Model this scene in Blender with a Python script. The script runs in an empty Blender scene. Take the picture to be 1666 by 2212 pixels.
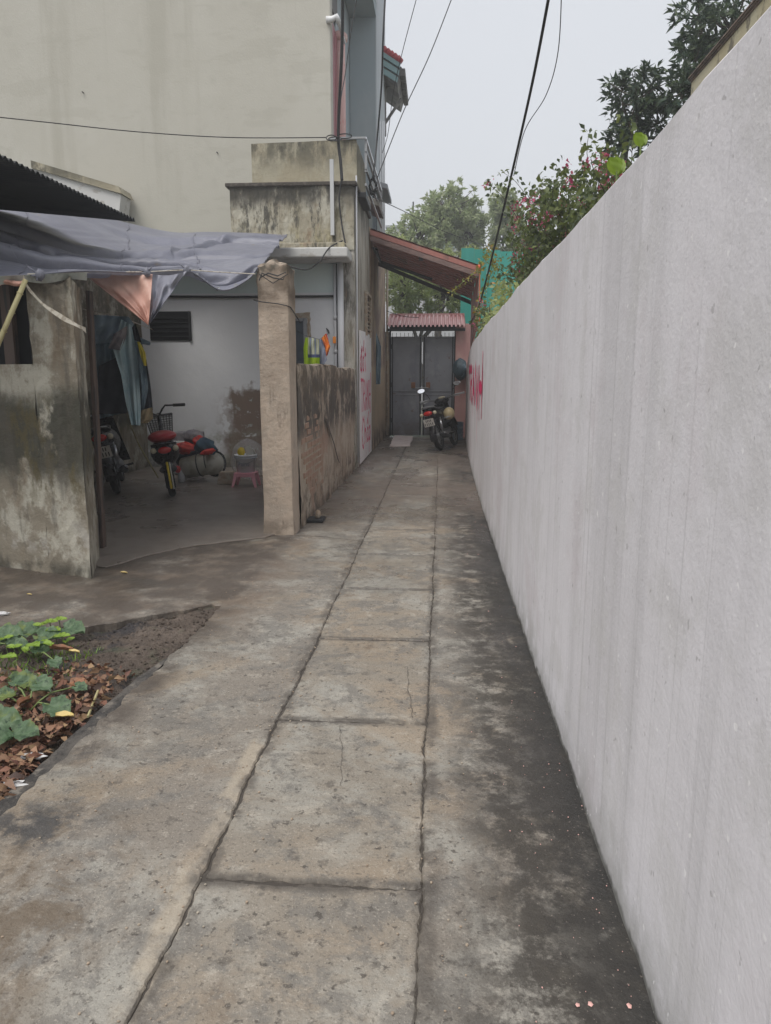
import bpy, math, random
import numpy as np
from mathutils import Vector, Matrix
random.seed(7); rng = np.random.default_rng(7)
R = math.radians
SC = bpy.context.scene; COL = SC.collection

# ---------------------------------------------------------------- camera
FPX = 1600.0; EYE = 1.4
TH = math.atan(288/FPX); PS = math.atan(112/FPX*math.cos(TH))
cd = bpy.data.cameras.new('camera'); cam = bpy.data.objects.new('camera', cd); COL.objects.link(cam)
SC.camera = cam
cam.location = (0, 0, EYE); cam.rotation_euler = (math.pi/2-TH, 0, PS)
cd.sensor_fit = 'VERTICAL'; cd.sensor_height = 34.6; cd.lens = FPX/2212*34.6
cd.clip_start = 0.05; cd.clip_end = 900
# ---------------------------------------------------------------- sky, sun, exposure
W = bpy.data.worlds.new('World'); SC.world = W; W.use_nodes = True
nt = W.node_tree; bg = nt.nodes['Background']
sky = nt.nodes.new('ShaderNodeTexSky'); sky.sky_type = 'NISHITA'; sky.sun_disc = False
SUN_EL, SUN_AZ = R(58), R(215)      # from behind and to the left of the camera
sky.sun_elevation = SUN_EL; sky.sun_rotation = SUN_AZ; sky.air_density = 1.5; sky.dust_density = 4
mx = nt.nodes.new('ShaderNodeMix'); mx.data_type = 'RGBA'; mx.inputs[0].default_value = .9
nt.links.new(sky.outputs[0], mx.inputs[6]); mx.inputs[7].default_value = (4.75, 4.85, 5.08, 1)
nt.links.new(mx.outputs[2], bg.inputs[0]); bg.inputs[1].default_value = .1
sl = bpy.data.lights.new('sun', 'SUN'); sl.energy = 1.5; sl.angle = R(40); sl.color = (1, .96, .9)
so = bpy.data.objects.new('sun', sl); COL.objects.link(so)
sdir = Vector((math.sin(SUN_AZ)*math.cos(SUN_EL), math.cos(SUN_AZ)*math.cos(SUN_EL), math.sin(SUN_EL)))
so.rotation_euler = sdir.to_track_quat('Z', 'Y').to_euler(); so.location = (-4, -6, 12)
vs = SC.view_settings; SC.display_settings.display_device = 'sRGB'
vs.view_transform = 'Standard'; vs.look = 'None'; vs.gamma = 1; vs.use_curve_mapping = False
vs.exposure = .80
SC.cycles.max_bounces = 6; SC.cycles.transparent_max_bounces = 8

# ---------------------------------------------------------------- measuring: a point of the picture (1666 x 2212) at a real depth
_s, _c = math.sin, math.cos
_R = Vector((_c(PS), _s(PS), 0)); _F = Vector((-_s(PS)*_c(TH), _c(PS)*_c(TH), -_s(TH))); _U = Vector((-_s(PS)*_s(TH), _c(PS)*_s(TH), _c(TH)))
def ray(x, y): return _F + _R*((x-833)/FPX) + _U*((1106-y)/FPX)
def at(x, y, Y): d = ray(x, y); k = Y/d.y; return Vector((d.x*k, Y, EYE+d.z*k))
def onx(x, y, X): d = ray(x, y); k = X/d.x; return Vector((X, d.y*k, EYE+d.z*k))
def gr(x, y, z=0): d = ray(x, y); k = (z-EYE)/d.z; return Vector((d.x*k, d.y*k, z))

# ---------------------------------------------------------------- materials
class Mat:
    def __init__(s, name, col, rough=.8, obj=False, metal=0, spec=.5):
        s.m = bpy.data.materials.new(name); s.m.use_nodes = True
        s.t = s.m.node_tree; s.b = s.t.nodes['Principled BSDF']
        s.b.inputs['Roughness'].default_value = rough; s.b.inputs['Metallic'].default_value = metal
        s.b.inputs['Specular IOR Level'].default_value = spec
        if obj: s.pos = s.t.nodes.new('ShaderNodeTexCoord').outputs['Object']
        else: s.pos = s.t.nodes.new('ShaderNodeNewGeometry').outputs['Position']
        s.sep = None; s.col = None; s.base = (*col, 1); s.b.inputs['Base Color'].default_value = s.base
        s.k = 0
    def L(s, a, b): s.t.links.new(a, b)
    def noise(s, scale, det=6, ro=.6, dist=0):
        n = s.t.nodes.new('ShaderNodeTexNoise'); n.inputs['Detail'].default_value = det; n.inputs['Roughness'].default_value = ro
        n.inputs['Distortion'].default_value = dist; n.inputs['Scale'].default_value = 1
        mp = s.t.nodes.new('ShaderNodeMapping'); s.L(s.pos, mp.inputs[0])
        sc = scale if isinstance(scale, (tuple, list)) else (scale,)*3
        mp.inputs['Scale'].default_value = sc; s.k += 1
        mp.inputs['Location'].default_value = (s.k*7.31, s.k*3.7, s.k*5.13)
        s.L(mp.outputs[0], n.inputs[0]); return n.outputs[0]
    def step(s, v, a, b):
        m = s.t.nodes.new('ShaderNodeMapRange'); m.interpolation_type = 'SMOOTHSTEP'
        m.inputs[1].default_value = a; m.inputs[2].default_value = b
        if a > b:
            m.inputs[1].default_value = b; m.inputs[2].default_value = a; m.inputs[3].default_value = 1; m.inputs[4].default_value = 0
        s.L(v, m.inputs[0]); return m.outputs[0]
    def math(s, op, a, b=None):
        m = s.t.nodes.new('ShaderNodeMath'); m.operation = op
        for i, v in enumerate((a, b)):
            if v is None: continue
            if isinstance(v, (int, float)): m.inputs[i].default_value = v
            else: s.L(v, m.inputs[i])
        return m.outputs[0]
    def axis(s, ax, namp=0, nsc=3):
        if s.sep is None:
            q = s.t.nodes.new('ShaderNodeSeparateXYZ'); s.L(s.pos, q.inputs[0]); s.sep = q
        v = s.sep.outputs['xyz'.index(ax)]
        if namp:
            v = s.math('ADD', v, s.math('MULTIPLY', s.math('SUBTRACT', s.noise(nsc, 5), .5), namp*2))
        return v
    def mask(s, *ms):      # (axis, a, b, noise amplitude, noise scale)
        o = None
        for m in ms:
            v = s.step(s.axis(m[0], *(m[3:5] if len(m) > 3 else ())), m[1], m[2])
            o = v if o is None else s.math('MULTIPLY', o, v)
        return o
    def lay(s, col, scale=None, lo=.5, hi=.6, det=6, amt=1, masks=(), ro=.6, dist=0, fac=None):
        f = fac
        if scale is not None:
            v = s.step(s.noise(scale, det, ro, dist), lo, hi); f = v if f is None else s.math('MULTIPLY', f, v)
        if masks:
            v = s.mask(*masks); f = v if f is None else s.math('MULTIPLY', f, v)
        if amt != 1: f = s.math('MULTIPLY', f, amt)
        m = s.t.nodes.new('ShaderNodeMix'); m.data_type = 'RGBA'
        s.L(f, m.inputs[0])
        if s.col is None: m.inputs[6].default_value = s.base
        else: s.L(s.col, m.inputs[6])
        m.inputs[7].default_value = (*col, 1); s.col = m.outputs[2]; s.L(s.col, s.b.inputs['Base Color']); return s
    def bump(s, scale, strength=.3, dist=.01, det=8, ro=.6):
        b = s.t.nodes.new('ShaderNodeBump'); b.inputs['Strength'].default_value = strength; b.inputs['Distance'].default_value = dist
        s.L(s.noise(scale, det, ro), b.inputs['Height'])
        cur = s.b.inputs['Normal']
        if cur.is_linked: s.L(cur.links[0].from_socket, b.inputs['Normal'])
        s.L(b.outputs[0], cur); return s
    def rgh(s, scale, lo, hi, a=.35, b=.65, masks=None):
        m = s.t.nodes.new('ShaderNodeMapRange'); m.inputs[1].default_value = a; m.inputs[2].default_value = b
        m.inputs[3].default_value = lo; m.inputs[4].default_value = hi
        s.L(s.noise(scale, 4), m.inputs[0]); s.L(m.outputs[0], s.b.inputs['Roughness']); return s
    def island(s, cols):
        g = s.t.nodes.new('ShaderNodeNewGeometry'); r = s.t.nodes.new('ShaderNodeValToRGB')
        s.L(g.outputs['Random Per Island'], r.inputs[0]); e = r.color_ramp.elements
        while len(e) < len(cols): e.new(.5)
        for i, c in enumerate(cols): e[i].position = i/(len(cols)-1); e[i].color = (*c, 1)
        s.col = r.outputs[0]; s.L(s.col, s.b.inputs['Base Color']); return s
    def trans(s, w):      # leaves: a little light through
        s.b.inputs['Transmission Weight'].default_value = 0
        tr = s.t.nodes.new('ShaderNodeBsdfTranslucent'); ms = s.t.nodes.new('ShaderNodeMixShader'); ms.inputs[0].default_value = w
        out = [n for n in s.t.nodes if n.type == 'OUTPUT_MATERIAL'][0]
        if s.col: s.L(s.col, tr.inputs[0])
        else: tr.inputs[0].default_value = s.base
        s.L(s.b.outputs[0], ms.inputs[1]); s.L(tr.outputs[0], ms.inputs[2]); s.L(ms.outputs[0], out.inputs[0]); return s

M = {}
def plain(n, c, rough=.6, **k): M[n] = Mat(n, c, rough, **k); return M[n]
# concrete of the path
def concrete(name, base, band=True, tone=1):
    m = Mat(name, base, .55)
    m.lay((.315*tone, .30*tone, .265*tone), 1.7, .46, .60, det=10, ro=.7, dist=.4)
    m.lay((.29*tone, .235*tone, .175*tone), 1.3, .48, .62, det=10, amt=.8, ro=.7, dist=.5)
    m.lay((.14*tone, .10*tone, .068*tone), 2.1, .55, .70, det=10, amt=.8, ro=.72, dist=.4)
    m.lay((.165, .155, .14), 4.3, .48, .58, det=10, amt=.75, ro=.75, dist=.3)
    m.lay((.085, .08, .075), 6.5, .58, .68, det=10, amt=.7, ro=.72)
    m.lay((.44*tone, .40*tone, .34*tone), 11, .56, .68, det=9, amt=.55, ro=.7)
    m.lay((.085, .075, .065), 15, .56, .63, det=10, ro=.75, amt=.6)
    m.lay((.06, .052, .045), 30, .60, .66, det=6, amt=.75)
    m.lay((.10, .085, .07), 90, .56, .66, det=3, amt=.5)
    m.lay((.46*tone, .42*tone, .36*tone), 120, .58, .68, det=3, amt=.45)
    m.lay((.125, .092, .06), 3.4, .45, .57, det=10, ro=.72, dist=.5, masks=(('x', -.75, -1.0, .25, 2), ('y', 2.4, 1.9, .3, 2)), amt=.75)
    m.lay((.05, .05, .052), 6, .42, .54, det=10, ro=.72, masks=(('x', -1.0, -1.2, .12, 3), ('y', 2.25, 2.1, .1, 3), ('y', 1.85, 2.0, .1, 3)), amt=.85)
    m.lay((.42, .36, .28), 5, .38, .55, det=9, masks=(('x', -.73, -.70, .03, 5), ('x', -.64, -.655), ('y', 2.9, 2.6, .2, 2)), amt=.65)
    m.lay((.155, .12, .092), 2.2, .38, .56, det=10, ro=.7, dist=.4, masks=(('x', -.9, -1.3, .3, 1.5), ('y', 3.6, 4.3, .25, 2)), amt=.85)
    m.lay((.085, .07, .058), 4, .36, .56, det=10, ro=.72, masks=(('x', -1.18, -1.33, .09, 4), ('y', 2.2, 2.6, .2, 2)), amt=.85)
    m.lay((.09, .08, .07), 1.6, .5, .6, det=10, ro=.7, dist=.6, masks=(('x', -1.6, -2.0, .3, 1.5), ('y', 4.2, 4.9, .3, 2)), amt=.8)
    # dirt that gathers along the joints
    for jx in (-.648, -.012):
        m.lay((.09, .078, .066), 7, .40, .58, det=8, ro=.7, masks=(('x', jx-.045, jx-.01, .03, 6), ('x', jx+.05, jx+.012, .03, 6)), amt=.75)
    for jy in (1.85, 2.86, 3.845, 4.83, 5.83, 6.83):
        m.lay((.085, .075, .065), 5, .38, .55, det=8, ro=.7, masks=(('y', jy-.05, jy-.012, .025, 6), ('y', jy+.045, jy+.01, .025, 6), ('x', .05, -.02), ('x', -.72, -.66)), amt=.85)
    if band:
        f = m.math('MULTIPLY', m.mask(('x', -.02, .26, .18, 1.9)), m.step(m.noise(9, 10, .78), .36, .54))
        m.lay((.050, .044, .037), None, fac=f, amt=.97)
        m.lay((.10, .088, .07), 16, .5, .64, det=8, ro=.75, masks=(('x', .2, .36, .1, 3),), amt=.55)
        m.lay((.034, .031, .028), (4, 2.2, 4), .36, .50, det=10, ro=.75, masks=(('x', .27, .40, .10, 2.5),), amt=.88)
        m.lay((.032, .031, .030), 3, .32, .52, det=8, masks=(('x', .38, .5, .06, 5), ('y', 9, 7)), amt=.8)
        m.lay((.30, .26, .23), 85, .66, .71, det=2, masks=(('x', .15, .3, .1, 3),), amt=.5)
    m.lay((.15, .12, .10), (1.2, .5, 1), .42, .60, det=9, ro=.7, masks=(('y', 6.2, 9, .8, 2),), amt=.75)
    m.bump(28, .5, .012); m.bump(150, .5, .005, det=3); m.bump(3, .3, .03)
    m.rgh((1.3, .8, 1), .28, .8, .38, .6)
    r0 = m.b.inputs['Roughness'].links[0].from_socket; wet = m.math('MULTIPLY', m.mask(('y', 4.5, 8.5, .8, 1)), m.step(m.noise((2, 1, 1), 5), .35, .6))
    m.L(m.math('SUBTRACT', r0, m.math('MULTIPLY', wet, .22)), m.b.inputs['Roughness'])
    return m
M['path'] = concrete('path_concrete', (.22, .195, .165))
M['slabA'] = concrete('slab_concrete', (.25, .22, .18), tone=1.02)
M['fill'] = Mat('joint_dirt', (.065, .056, .048), .9).lay((.12, .105, .09), 20, .5, .65).bump(60, .6, .01)
m = Mat('courtyard_concrete', (.22, .19, .165), .45); m.lay((.13, .11, .095), 1.5, .5, .62, amt=.8); m.lay((.26, .22, .19), 3, .5, .66, det=9, ro=.7, amt=.7)
m.lay((.05, .045, .04), 30, .62, .72, amt=.5); m.bump(30, .35, .008); m.rgh(1.5, .25, .6); M['court'] = m
m = Mat('soil', (.11, .085, .068), .85); m.lay((.17, .135, .11), 3, .48, .62, det=9, ro=.7); m.lay((.045, .04, .042), 2.2, .50, .58, det=10, ro=.72); m.lay((.09, .10, .06), 5, .55, .65, det=9, amt=.5)
m.lay((.17, .13, .10), 40, .58, .7, det=3, amt=.7); m.bump(14, 1, .06); m.bump(70, .9, .015); M['soil'] = m
m = Mat('kerb_concrete', (.10, .09, .08), .85); m.lay((.045, .042, .04), (6, 3, 6), .44, .58, det=9, ro=.7); m.lay((.19, .17, .145), 9, .54, .64, det=9, ro=.7); m.bump(14, .9, .03); m.bump(50, .7, .01); M['kerb'] = m
m = Mat('earth', (.10, .085, .06), .9); m.lay((.05, .07, .03), .5, .45, .6); m.bump(5, .6, .05); M['earth'] = m
# white boundary wall
m = Mat('whitewash', (.70, .685, .715), .75)
m.lay((.61, .595, .62), (1, 1.1, .35), .45, .65, det=5, amt=.8)
m.lay((.50, .49, .505), (1, 5, .12), .50, .74, det=6, amt=.5)
m.lay((.44, .435, .44), (1, 24, .3), .58, .72, det=4, amt=.45)
m.lay((.34, .335, .34), (1, 55, .28), .58, .74, det=5, amt=.5)
m.lay((.30, .295, .30), (1, 16, .14), .58, .74, det=6, amt=.4)
m.lay((.56, .55, .55), 2.6, .5, .62, det=9, ro=.7, amt=.5)
m.lay((.55, .50, .52), 1.2, .52, .66, amt=.45)
m.lay((.30, .29, .29), 26, .70, .74, det=2, amt=.5)
m.lay((.42, .41, .41), 1, .3, .5, masks=(('z', .10, .02, .03, 9),), amt=.7)
m.lay((.07, .068, .06), 9, .3, .45, det=8, masks=(('z', .03, .010, .022, 16),), amt=.95)
m.lay((.33, .33, .31), 5, .4, .6, det=9, ro=.7, masks=(('z', .26, .05, .12, 5),), amt=.45)
m.lay((.82, .81, .82), 30, .69, .73, det=2, amt=.8)
m.bump(95, .3, .004, det=4); m.bump(7, .15, .03, det=5); m.bump(26, .14, .006); M['white'] = m
# old mossy render
def oldwall(name, base, pale, moss, dark, brown=None, topz=None, botz=None, obj=False):
    m = Mat(name, base, .88, obj=obj)
    m.lay(pale, (2.4, 2.4, 1.8), .47, .60, det=9, amt=.85, ro=.65)
    if brown: m.lay(brown, (2, 2, 1.2), .52, .66, det=8, amt=.6)
    m.lay(moss, (3.2, 3.2, 1.1), .52, .66, det=9, amt=.8, ro=.7)
    m.lay(dark, (7, 7, 1.6), .56, .68, det=8, amt=.75, ro=.7)
    if topz: m.lay(dark, (5, 5, 1), .3, .55, det=8, masks=(('z', topz-.35, topz-.02, .15, 3),), amt=.85, ro=.7)
    if botz: m.lay(botz[2], 6, .35, .6, masks=(('z', botz[1], botz[0], .12, 4),), amt=.85)
    m.lay((.05, .045, .04), 60, .66, .72, det=2, amt=.5)
    m.bump(16, .5, .02); m.bump(70, .4, .006)
    return m
m = Mat('left_wall_render', (.25, .22, .17), .88)
m.lay((.47, .45, .38), 2.6, .45, .56, det=10, amt=.85, ro=.7)
m.lay((.19, .14, .09), (3, 3, 1.2), .5, .64, det=8, amt=.7)
m.lay((.042, .042, .03), (2.6, 2.6, 2), .35, .45, det=9, masks=(('z', .55, .8, .2, 2.5), ('z', 1.38, 1.2, .2, 3)), amt=.93, ro=.7)
m.lay((.10, .08, .035), (5, 5, 2.5), .5, .60, det=9, masks=(('z', .35, .7, .2, 2.5), ('z', 1.35, 1.15, .2, 3)), amt=.8, ro=.7)
m.lay((.09, .08, .065), (6, 6, 1.3), .54, .66, det=8, amt=.6)
m.lay((.07, .065, .05), (5, 5, 3), .4, .6, masks=(('z', .16, .03, .06, 4),), amt=.85)
m.lay((.42, .40, .36), 5, .52, .64, masks=(('z', .5, .3, .1, 3), ('z', .1, .2)), amt=.7)
m.lay((.09, .08, .06), 8, .4, .6, masks=(('z', 1.93, 2.02, .05, 4),), amt=.8)
m.bump(12, .6, .03); m.bump(60, .5, .008); M['leftwall'] = m
m = Mat('pillar_render', (.46, .375, .30), .85)
m.lay((.37, .315, .26), 5, .46, .6, det=10, ro=.72, amt=.7); m.lay((.54, .46, .38), 9, .54, .66, det=9, ro=.72, amt=.6)
m.lay((.15, .12, .095), (8, 8, 2), .58, .68, det=9, ro=.72, amt=.6)
m.lay((.10, .075, .055), (3, 3, 1), .45, .6, det=9, ro=.7, masks=(('z', 1.9, 2.2, .15, 3),), amt=.7)
m.lay((.50, .42, .34), (3, 3, 1.3), .48, .64, amt=.7); m.lay((.33, .265, .21), (2, 2, 1.6), .5, .66, det=7, amt=.7)
m.lay((.13, .095, .065), 3, .35, .6, det=7, masks=(('z', 2.0, 2.12, .05, 4), ('z', 2.42, 2.3, .03, 4)), amt=.9)
m.lay((.07, .065, .05), 9, .4, .6, det=7, masks=(('z', 2.25, 2.33, .05, 6),), amt=.85)
m.lay((.16, .13, .10), 5, .45, .6, masks=(('z', .2, .05, .1, 5),), amt=.7)
m.lay((.16, .12, .09), 26, .66, .74, amt=.5)
m.bump(9, .6, .03); m.bump(45, .6, .01); M['pillar'] = m
m = Mat('low_wall_render', (.38, .31, .24), .9)
m.lay((.50, .44, .36), (3, 2.6, 2), .46, .58, det=10, ro=.7, amt=.85)
m.lay((.07, .062, .055), (4, 3, 2), .38, .50, det=8, masks=(('z', .62, .95, .18, 2), ('z', 1.5, 1.35, .1, 4)), amt=.92, ro=.7)
m.lay((.12, .095, .068), (4, 5, 2.4), .44, .54, det=8, masks=(('z', 1.0, 1.45, .2, 3),), amt=.9, ro=.7)
m.lay((.36, .22, .16), 2.5, .45, .6, masks=(('z', 1.0, .8, .1, 3), ('y', 6.8, 7.2, .2, 2), ('y', 9.2, 8.4, .3, 2)), amt=.65)
m.lay((.11, .09, .07), (5, 5, 5), .48, .60, det=8, masks=(('z', .5, .2, .12, 3),), amt=.75, ro=.7)
m.lay((.10, .08, .06), 6, .35, .6, masks=(('z', .14, .02, .06, 4),), amt=.8)
m.bump((6, 6, 6), .8, .04); m.bump(60, .5, .01); M['lowwall'] = m
m = Mat('brick', (.36, .23, .17), .9, obj=True); m.lay((.38, .29, .21), 14, .42, .56, amt=.85); m.bump(60, .6, .01); M['brick'] = m
m = Mat('mortar', (.36, .28, .21), .95); m.lay((.42, .37, .30), 14, .45, .6); m.bump(40, .7, .02); M['mortar'] = m
ZP = at(640, 400, 11.54).z
m = Mat('parapet_render', (.33, .30, .23), .88)
m.lay((.44, .42, .35), (2.6, 2.6, 1.6), .46, .58, det=10, ro=.7); m.lay((.24, .17, .11), (2.2, 2.2, 1.6), .52, .62, det=9, ro=.7, amt=.75)
m.lay((.13, .12, .08), (5, 5, 1.3), .50, .60, det=10, ro=.75, amt=.85); m.lay((.05, .048, .04), (7, 7, 1.8), .51, .60, det=10, ro=.75, amt=.9)
m.lay((.05, .047, .04), (4, 4, 1.2), .33, .48, det=10, ro=.72, masks=(('z', ZP-.42, ZP-.1, .25, 3),), amt=.92)
m.lay((.40, .36, .23), (6, 6, 2), .52, .62, det=9, ro=.7, masks=(('z', ZP-.45, ZP-.8, .1, 3),), amt=.7)
m.bump(16, .6, .02); m.bump(70, .4, .006); M['parapet'] = m
ZU = at(660, 308, 11.95).z
m = oldwall('upper_parapet_render', (.36, .32, .23), (.41, .38, .29), (.30, .26, .18), (.27, .25, .18), None)
m.lay((.10, .095, .07), (4, 4, 1.6), .34, .56, det=10, ro=.72, masks=(('z', ZU-.55, ZU-.1, .18, 3),), amt=.85); m.lay((.07, .065, .05), (9, 9, 4), .5, .62, det=9, ro=.72, masks=(('z', ZU-.4, ZU, .1, 3),), amt=.8); M['uparapet'] = m
m = Mat('stained_column', (.40, .38, .33), .88); m.lay((.48, .46, .42), 2, .48, .6)
m.lay((.06, .056, .045), (5, 5, .9), .42, .56, det=9, masks=(('z', 1.9, 2.6, .35, 2.5),), amt=.9, ro=.7)
m.lay((.12, .10, .07), (9, 9, 1.4), .52, .64, det=9, amt=.7, ro=.7)
m.lay((.13, .14, .09), 9, .45, .6, det=8, masks=(('z', 1.75, 1.55, .12, 4),), amt=.7)
m.lay((.35, .22, .15), (14, 2, .9), .57, .66, masks=(('z', 1.3, 2, .4, 2),), amt=.5)
m.bump(20, .4, .02); M['column'] = m
m = Mat('alley_face', (.37, .335, .28), .88); m.lay((.45, .43, .38), (2, 2, .8), .46, .6)
m.lay((.13, .11, .08), (6, 6, .7), .52, .62, det=9, amt=.8, ro=.7); m.lay((.05, .048, .04), (6, 6, 1), .35, .55, masks=(('z', 3.6, 4.1, .25, 3),), amt=.85)
m.lay((.06, .055, .045), (9, 9, 2), .57, .66, det=9, amt=.7); m.bump(20, .4, .02); M['alleyface'] = m
m = Mat('white_house_paint', (.76, .775, .80), .75)
m.lay((.70, .715, .745), 1.3, .45, .65, amt=.7)
m.lay((.60, .70, .70), None, masks=(('z', 2.68, 2.70),))
for cx, lo, hi in ((1, .40, .50),):      # plaster fallen off by the pillar
    m.lay((.20, .15, .12), (5, 5, 6), .34, .40, det=10, masks=(('x', -3.40, -3.2, .5, 2.2), ('z', 1.32, 1.2, .42, 2.5)), amt=1, ro=.65)
    m.lay((.21, .15, .12), (6, 6, 6), .45, .52, det=8, masks=(('x', -3.6, -3.1, .18, 4), ('z', 1.2, 1.0, .2, 5)), amt=.8, ro=.65)
    m.lay((.42, .46, .45), (8, 8, 12), .60, .64, det=6, masks=(('x', -3.3, -2.9, .18, 4), ('z', 1.22, 1.08, .14, 5)), amt=.9)
m.lay((.30, .31, .24), 5, .42, .58, det=8, masks=(('z', .75, .3, .2, 2.5),), amt=.75)
m.lay((.12, .11, .09), 6, .4, .6, det=8, masks=(('z', .3, .05, .12, 4),), amt=.8)
m.bump(10, .25, .02); m.bump(80, .2, .004); M['whouse'] = m
m = Mat('old_whitewash', (.55, .55, .54), .85); m.lay((.10, .09, .08), (3, 3, 3), .5, .62, det=8, masks=(('x', -2.0, -1.5, .25, 3),), amt=.9, ro=.7)
m.lay((.30, .27, .23), (4, 4, 8), .55, .66, det=8, amt=.6); m.bump(20, .3, .01); M['canopy'] = m
m = Mat('beige_render', (.46, .445, .39), .85); m.lay((.50, .487, .435), (.5, .5, .25), .42, .65, det=5, amt=.7)
m.lay((.36, .345, .29), (1.8, 1.8, .14), .52, .7, det=5, amt=.55); m.lay((.38, .37, .32), 3, .55, .7, amt=.3); m.lay((.33, .32, .27), (6, 6, .12), .60, .72, det=4, amt=.35, masks=(('z', 5.5, 8.5, 1, 1),)); m.lay((.40, .385, .33), (.9, .9, 3.5), .55, .62, det=4, amt=.4); m.bump(40, .3, .01); m.bump(2, .2, .04); M['beige'] = m
m = Mat('blue_grey_paint', (.33, .385, .41), .8); m.lay((.39, .43, .445), (.8, .8, .3), .45, .65); m.bump(30, .15, .01); M['bluegrey'] = m
m = Mat('pale_blue_paint', (.50, .535, .56), .8); m.lay((.42, .45, .48), (2, 2, .3), .5, .66, amt=.6); m.bump(30, .15, .01); M['paleblue'] = m
m = Mat('pink_column_paint', (.62, .40, .37), .8); m.lay((.55, .2, .19), (4, 4, 2), .52, .6, det=8); m.lay((.7, .58, .52), (5, 5, 2.5), .55, .63, det=8); M['pinkcol'] = m
m = Mat('red_shutter_paint', (.26, .035, .045), .5); m.lay((.18, .03, .04), (8, 8, 1), .5, .6); M['redpaint'] = m
m = Mat('ochre_wall', (.44, .33, .22), .85); m.lay((.38, .3, .2), 1.5, .45, .6); m.lay((.22, .15, .13), (2, 2, 2), .35, .6, masks=(('z', 1.55, 1.75, .15, 3),), amt=.9)  # brown layer on the upper part paints the awning shade into the colour
m.lay((.06, .05, .045), 3, .35, .55, masks=(('z', .6, .1, .2, 3),), amt=.8); m.bump(20, .3, .01); M['ochre'] = m
m = Mat('pink_gate_paint', (.56, .32, .30), .8); m.lay((.47, .25, .24), (3, 3, 1), .48, .62, amt=.7); m.lay((.25, .13, .12), (14, 14, 1), .62, .7, masks=(('z', 1.5, 2.3, .3, 2),), amt=.8)
m.lay((.6, .43, .38), (3, 3, 2), .5, .65, amt=.5); m.bump(20, .2, .01); M['pinkgate'] = m
m = Mat('grey_gate_steel', (.26, .27, .30), .5, metal=.15); m.lay((.20, .21, .24), (2, 2, 1), .45, .62); m.lay((.33, .335, .36), 4, .55, .7, amt=.6); m.lay((.15, .08, .05), 8, .60, .68, det=9, ro=.7, amt=.75); m.lay((.12, .10, .09), (3, 3, 3), .4, .6, masks=(('z', .5, .05, .2, 3),), amt=.7); m.bump(9, .12, .01); M['gate'] = m
plain('dark_steel', (.035, .037, .04), .55, metal=.3)
m = Mat('pink_sheet_metal', (.52, .30, .29), .5, obj=False); m.lay((.42, .16, .16), (3, 1, 1), .5, .6, amt=.6); m.lay((.6, .5, .48), (12, 2, 2), .55, .65, amt=.6); M['pinksheet'] = m
m = Mat('maroon_sheet_metal', (.38, .15, .125), .45); m.lay((.42, .19, .16), (3, 1, 2), .5, .64, amt=.7); m.lay((.16, .085, .07), (5, 2, 2), .53, .66, amt=.7); m.lay((.26, .2, .18), (9, 2, 3), .6, .7, amt=.6); M['maroon'] = m
m = Mat('awning_fascia', (.17, .11, .10), .6); m.lay((.26, .17, .15), (2, 2, 9), .5, .62); M['fascia'] = m
plain('orange_paint', (.75, .13, .05), .5)
m = Mat('dark_roof_sheet', (.045, .048, .048), .7, spec=.3); m.lay((.028, .03, .032), 1.5, .5, .62); M['darkroof'] = m
m = Mat('tarpaulin', (.225, .232, .29), .42, obj=True); m.lay((.27, .278, .335), 1.2, .45, .65); m.lay((.30, .25, .17), 5, .66, .72, amt=.5); m.lay((.22, .225, .27), (1, 6, 1), .52, .66, amt=.5)
m.bump(90, .12, .003, det=2); m.bump((2.5, 9, 3), .4, .06, det=6); m.bump(7, .35, .03, det=4); m.trans(.22); M['tarp'] = m
m = Mat('tarpaulin_underside', (.72, .42, .34), .38, obj=True); m.lay((.80, .55, .46), 3, .45, .62); m.bump(7, .4, .05, det=5); m.trans(.3); M['tarppink'] = m
m = Mat('greenish_sheeting', (.42, .45, .43), .5, obj=True); m.lay((.3, .33, .32), 8, .5, .62); M['sheetgreen'] = m
m = Mat('bamboo', (.42, .38, .2), .5); m.lay((.3, .25, .12), (20, 20, 5), .5, .6); M['bamboo'] = m
m = Mat('webbing', (.62, .58, .5), .8); m.lay((.4, .35, .28), 30, .5, .6); M['web'] = m
m = Mat('jamb_wood', (.11, .075, .06), .7); m.lay((.24, .16, .11), (12, 12, 2), .55, .65, masks=(('z', 1.5, 1.7, .1, 3),)); m.lay((.05, .045, .045), (20, 20, 2), .5, .6); M['jamb'] = m
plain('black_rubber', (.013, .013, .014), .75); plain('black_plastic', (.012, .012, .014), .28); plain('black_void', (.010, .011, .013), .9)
M['black_rubber'].lay((.06, .052, .045), 30, .55, .7, amt=.7)
M['black_plastic'].rgh(25, .15, .55)
plain('cable', (.02, .02, .022), .6); plain('chrome', (.55, .56, .58), .3, metal=1); plain('grey_metal', (.30, .31, .32), .5, metal=.4)
plain('grey_plastic', (.50, .51, .52), .5); plain('white_plastic', (.72, .73, .74), .45); plain('pvc', (.56, .57, .60), .5)
M['pvc'].lay((.42, .42, .43), (9, 9, 1), .5, .65, amt=.7)
plain('mirror', (.92, .94, .97), .08, metal=1); plain('red_lens', (.55, .015, .012), .2); plain('clear_lens', (.6, .55, .4), .2)
plain('red_body', (.42, .015, .025), .3); plain('plate_white', (.62, .60, .55), .5); plain('plate_ink', (.02, .02, .02), .6)
plain('yellow_plastic', (.75, .55, .03), .4); plain('helmet_cream', (.55, .45, .26), .35); plain('pink_plastic', (.80, .38, .44), .4)
M['helmet_cream'].lay((.42, .36, .22), 12, .5, .65, amt=.6)
m = plain('graffiti', (.72, .015, .13), .6); m.lay((.78, .12, .25), 40, .5, .62, amt=.6)
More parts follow.
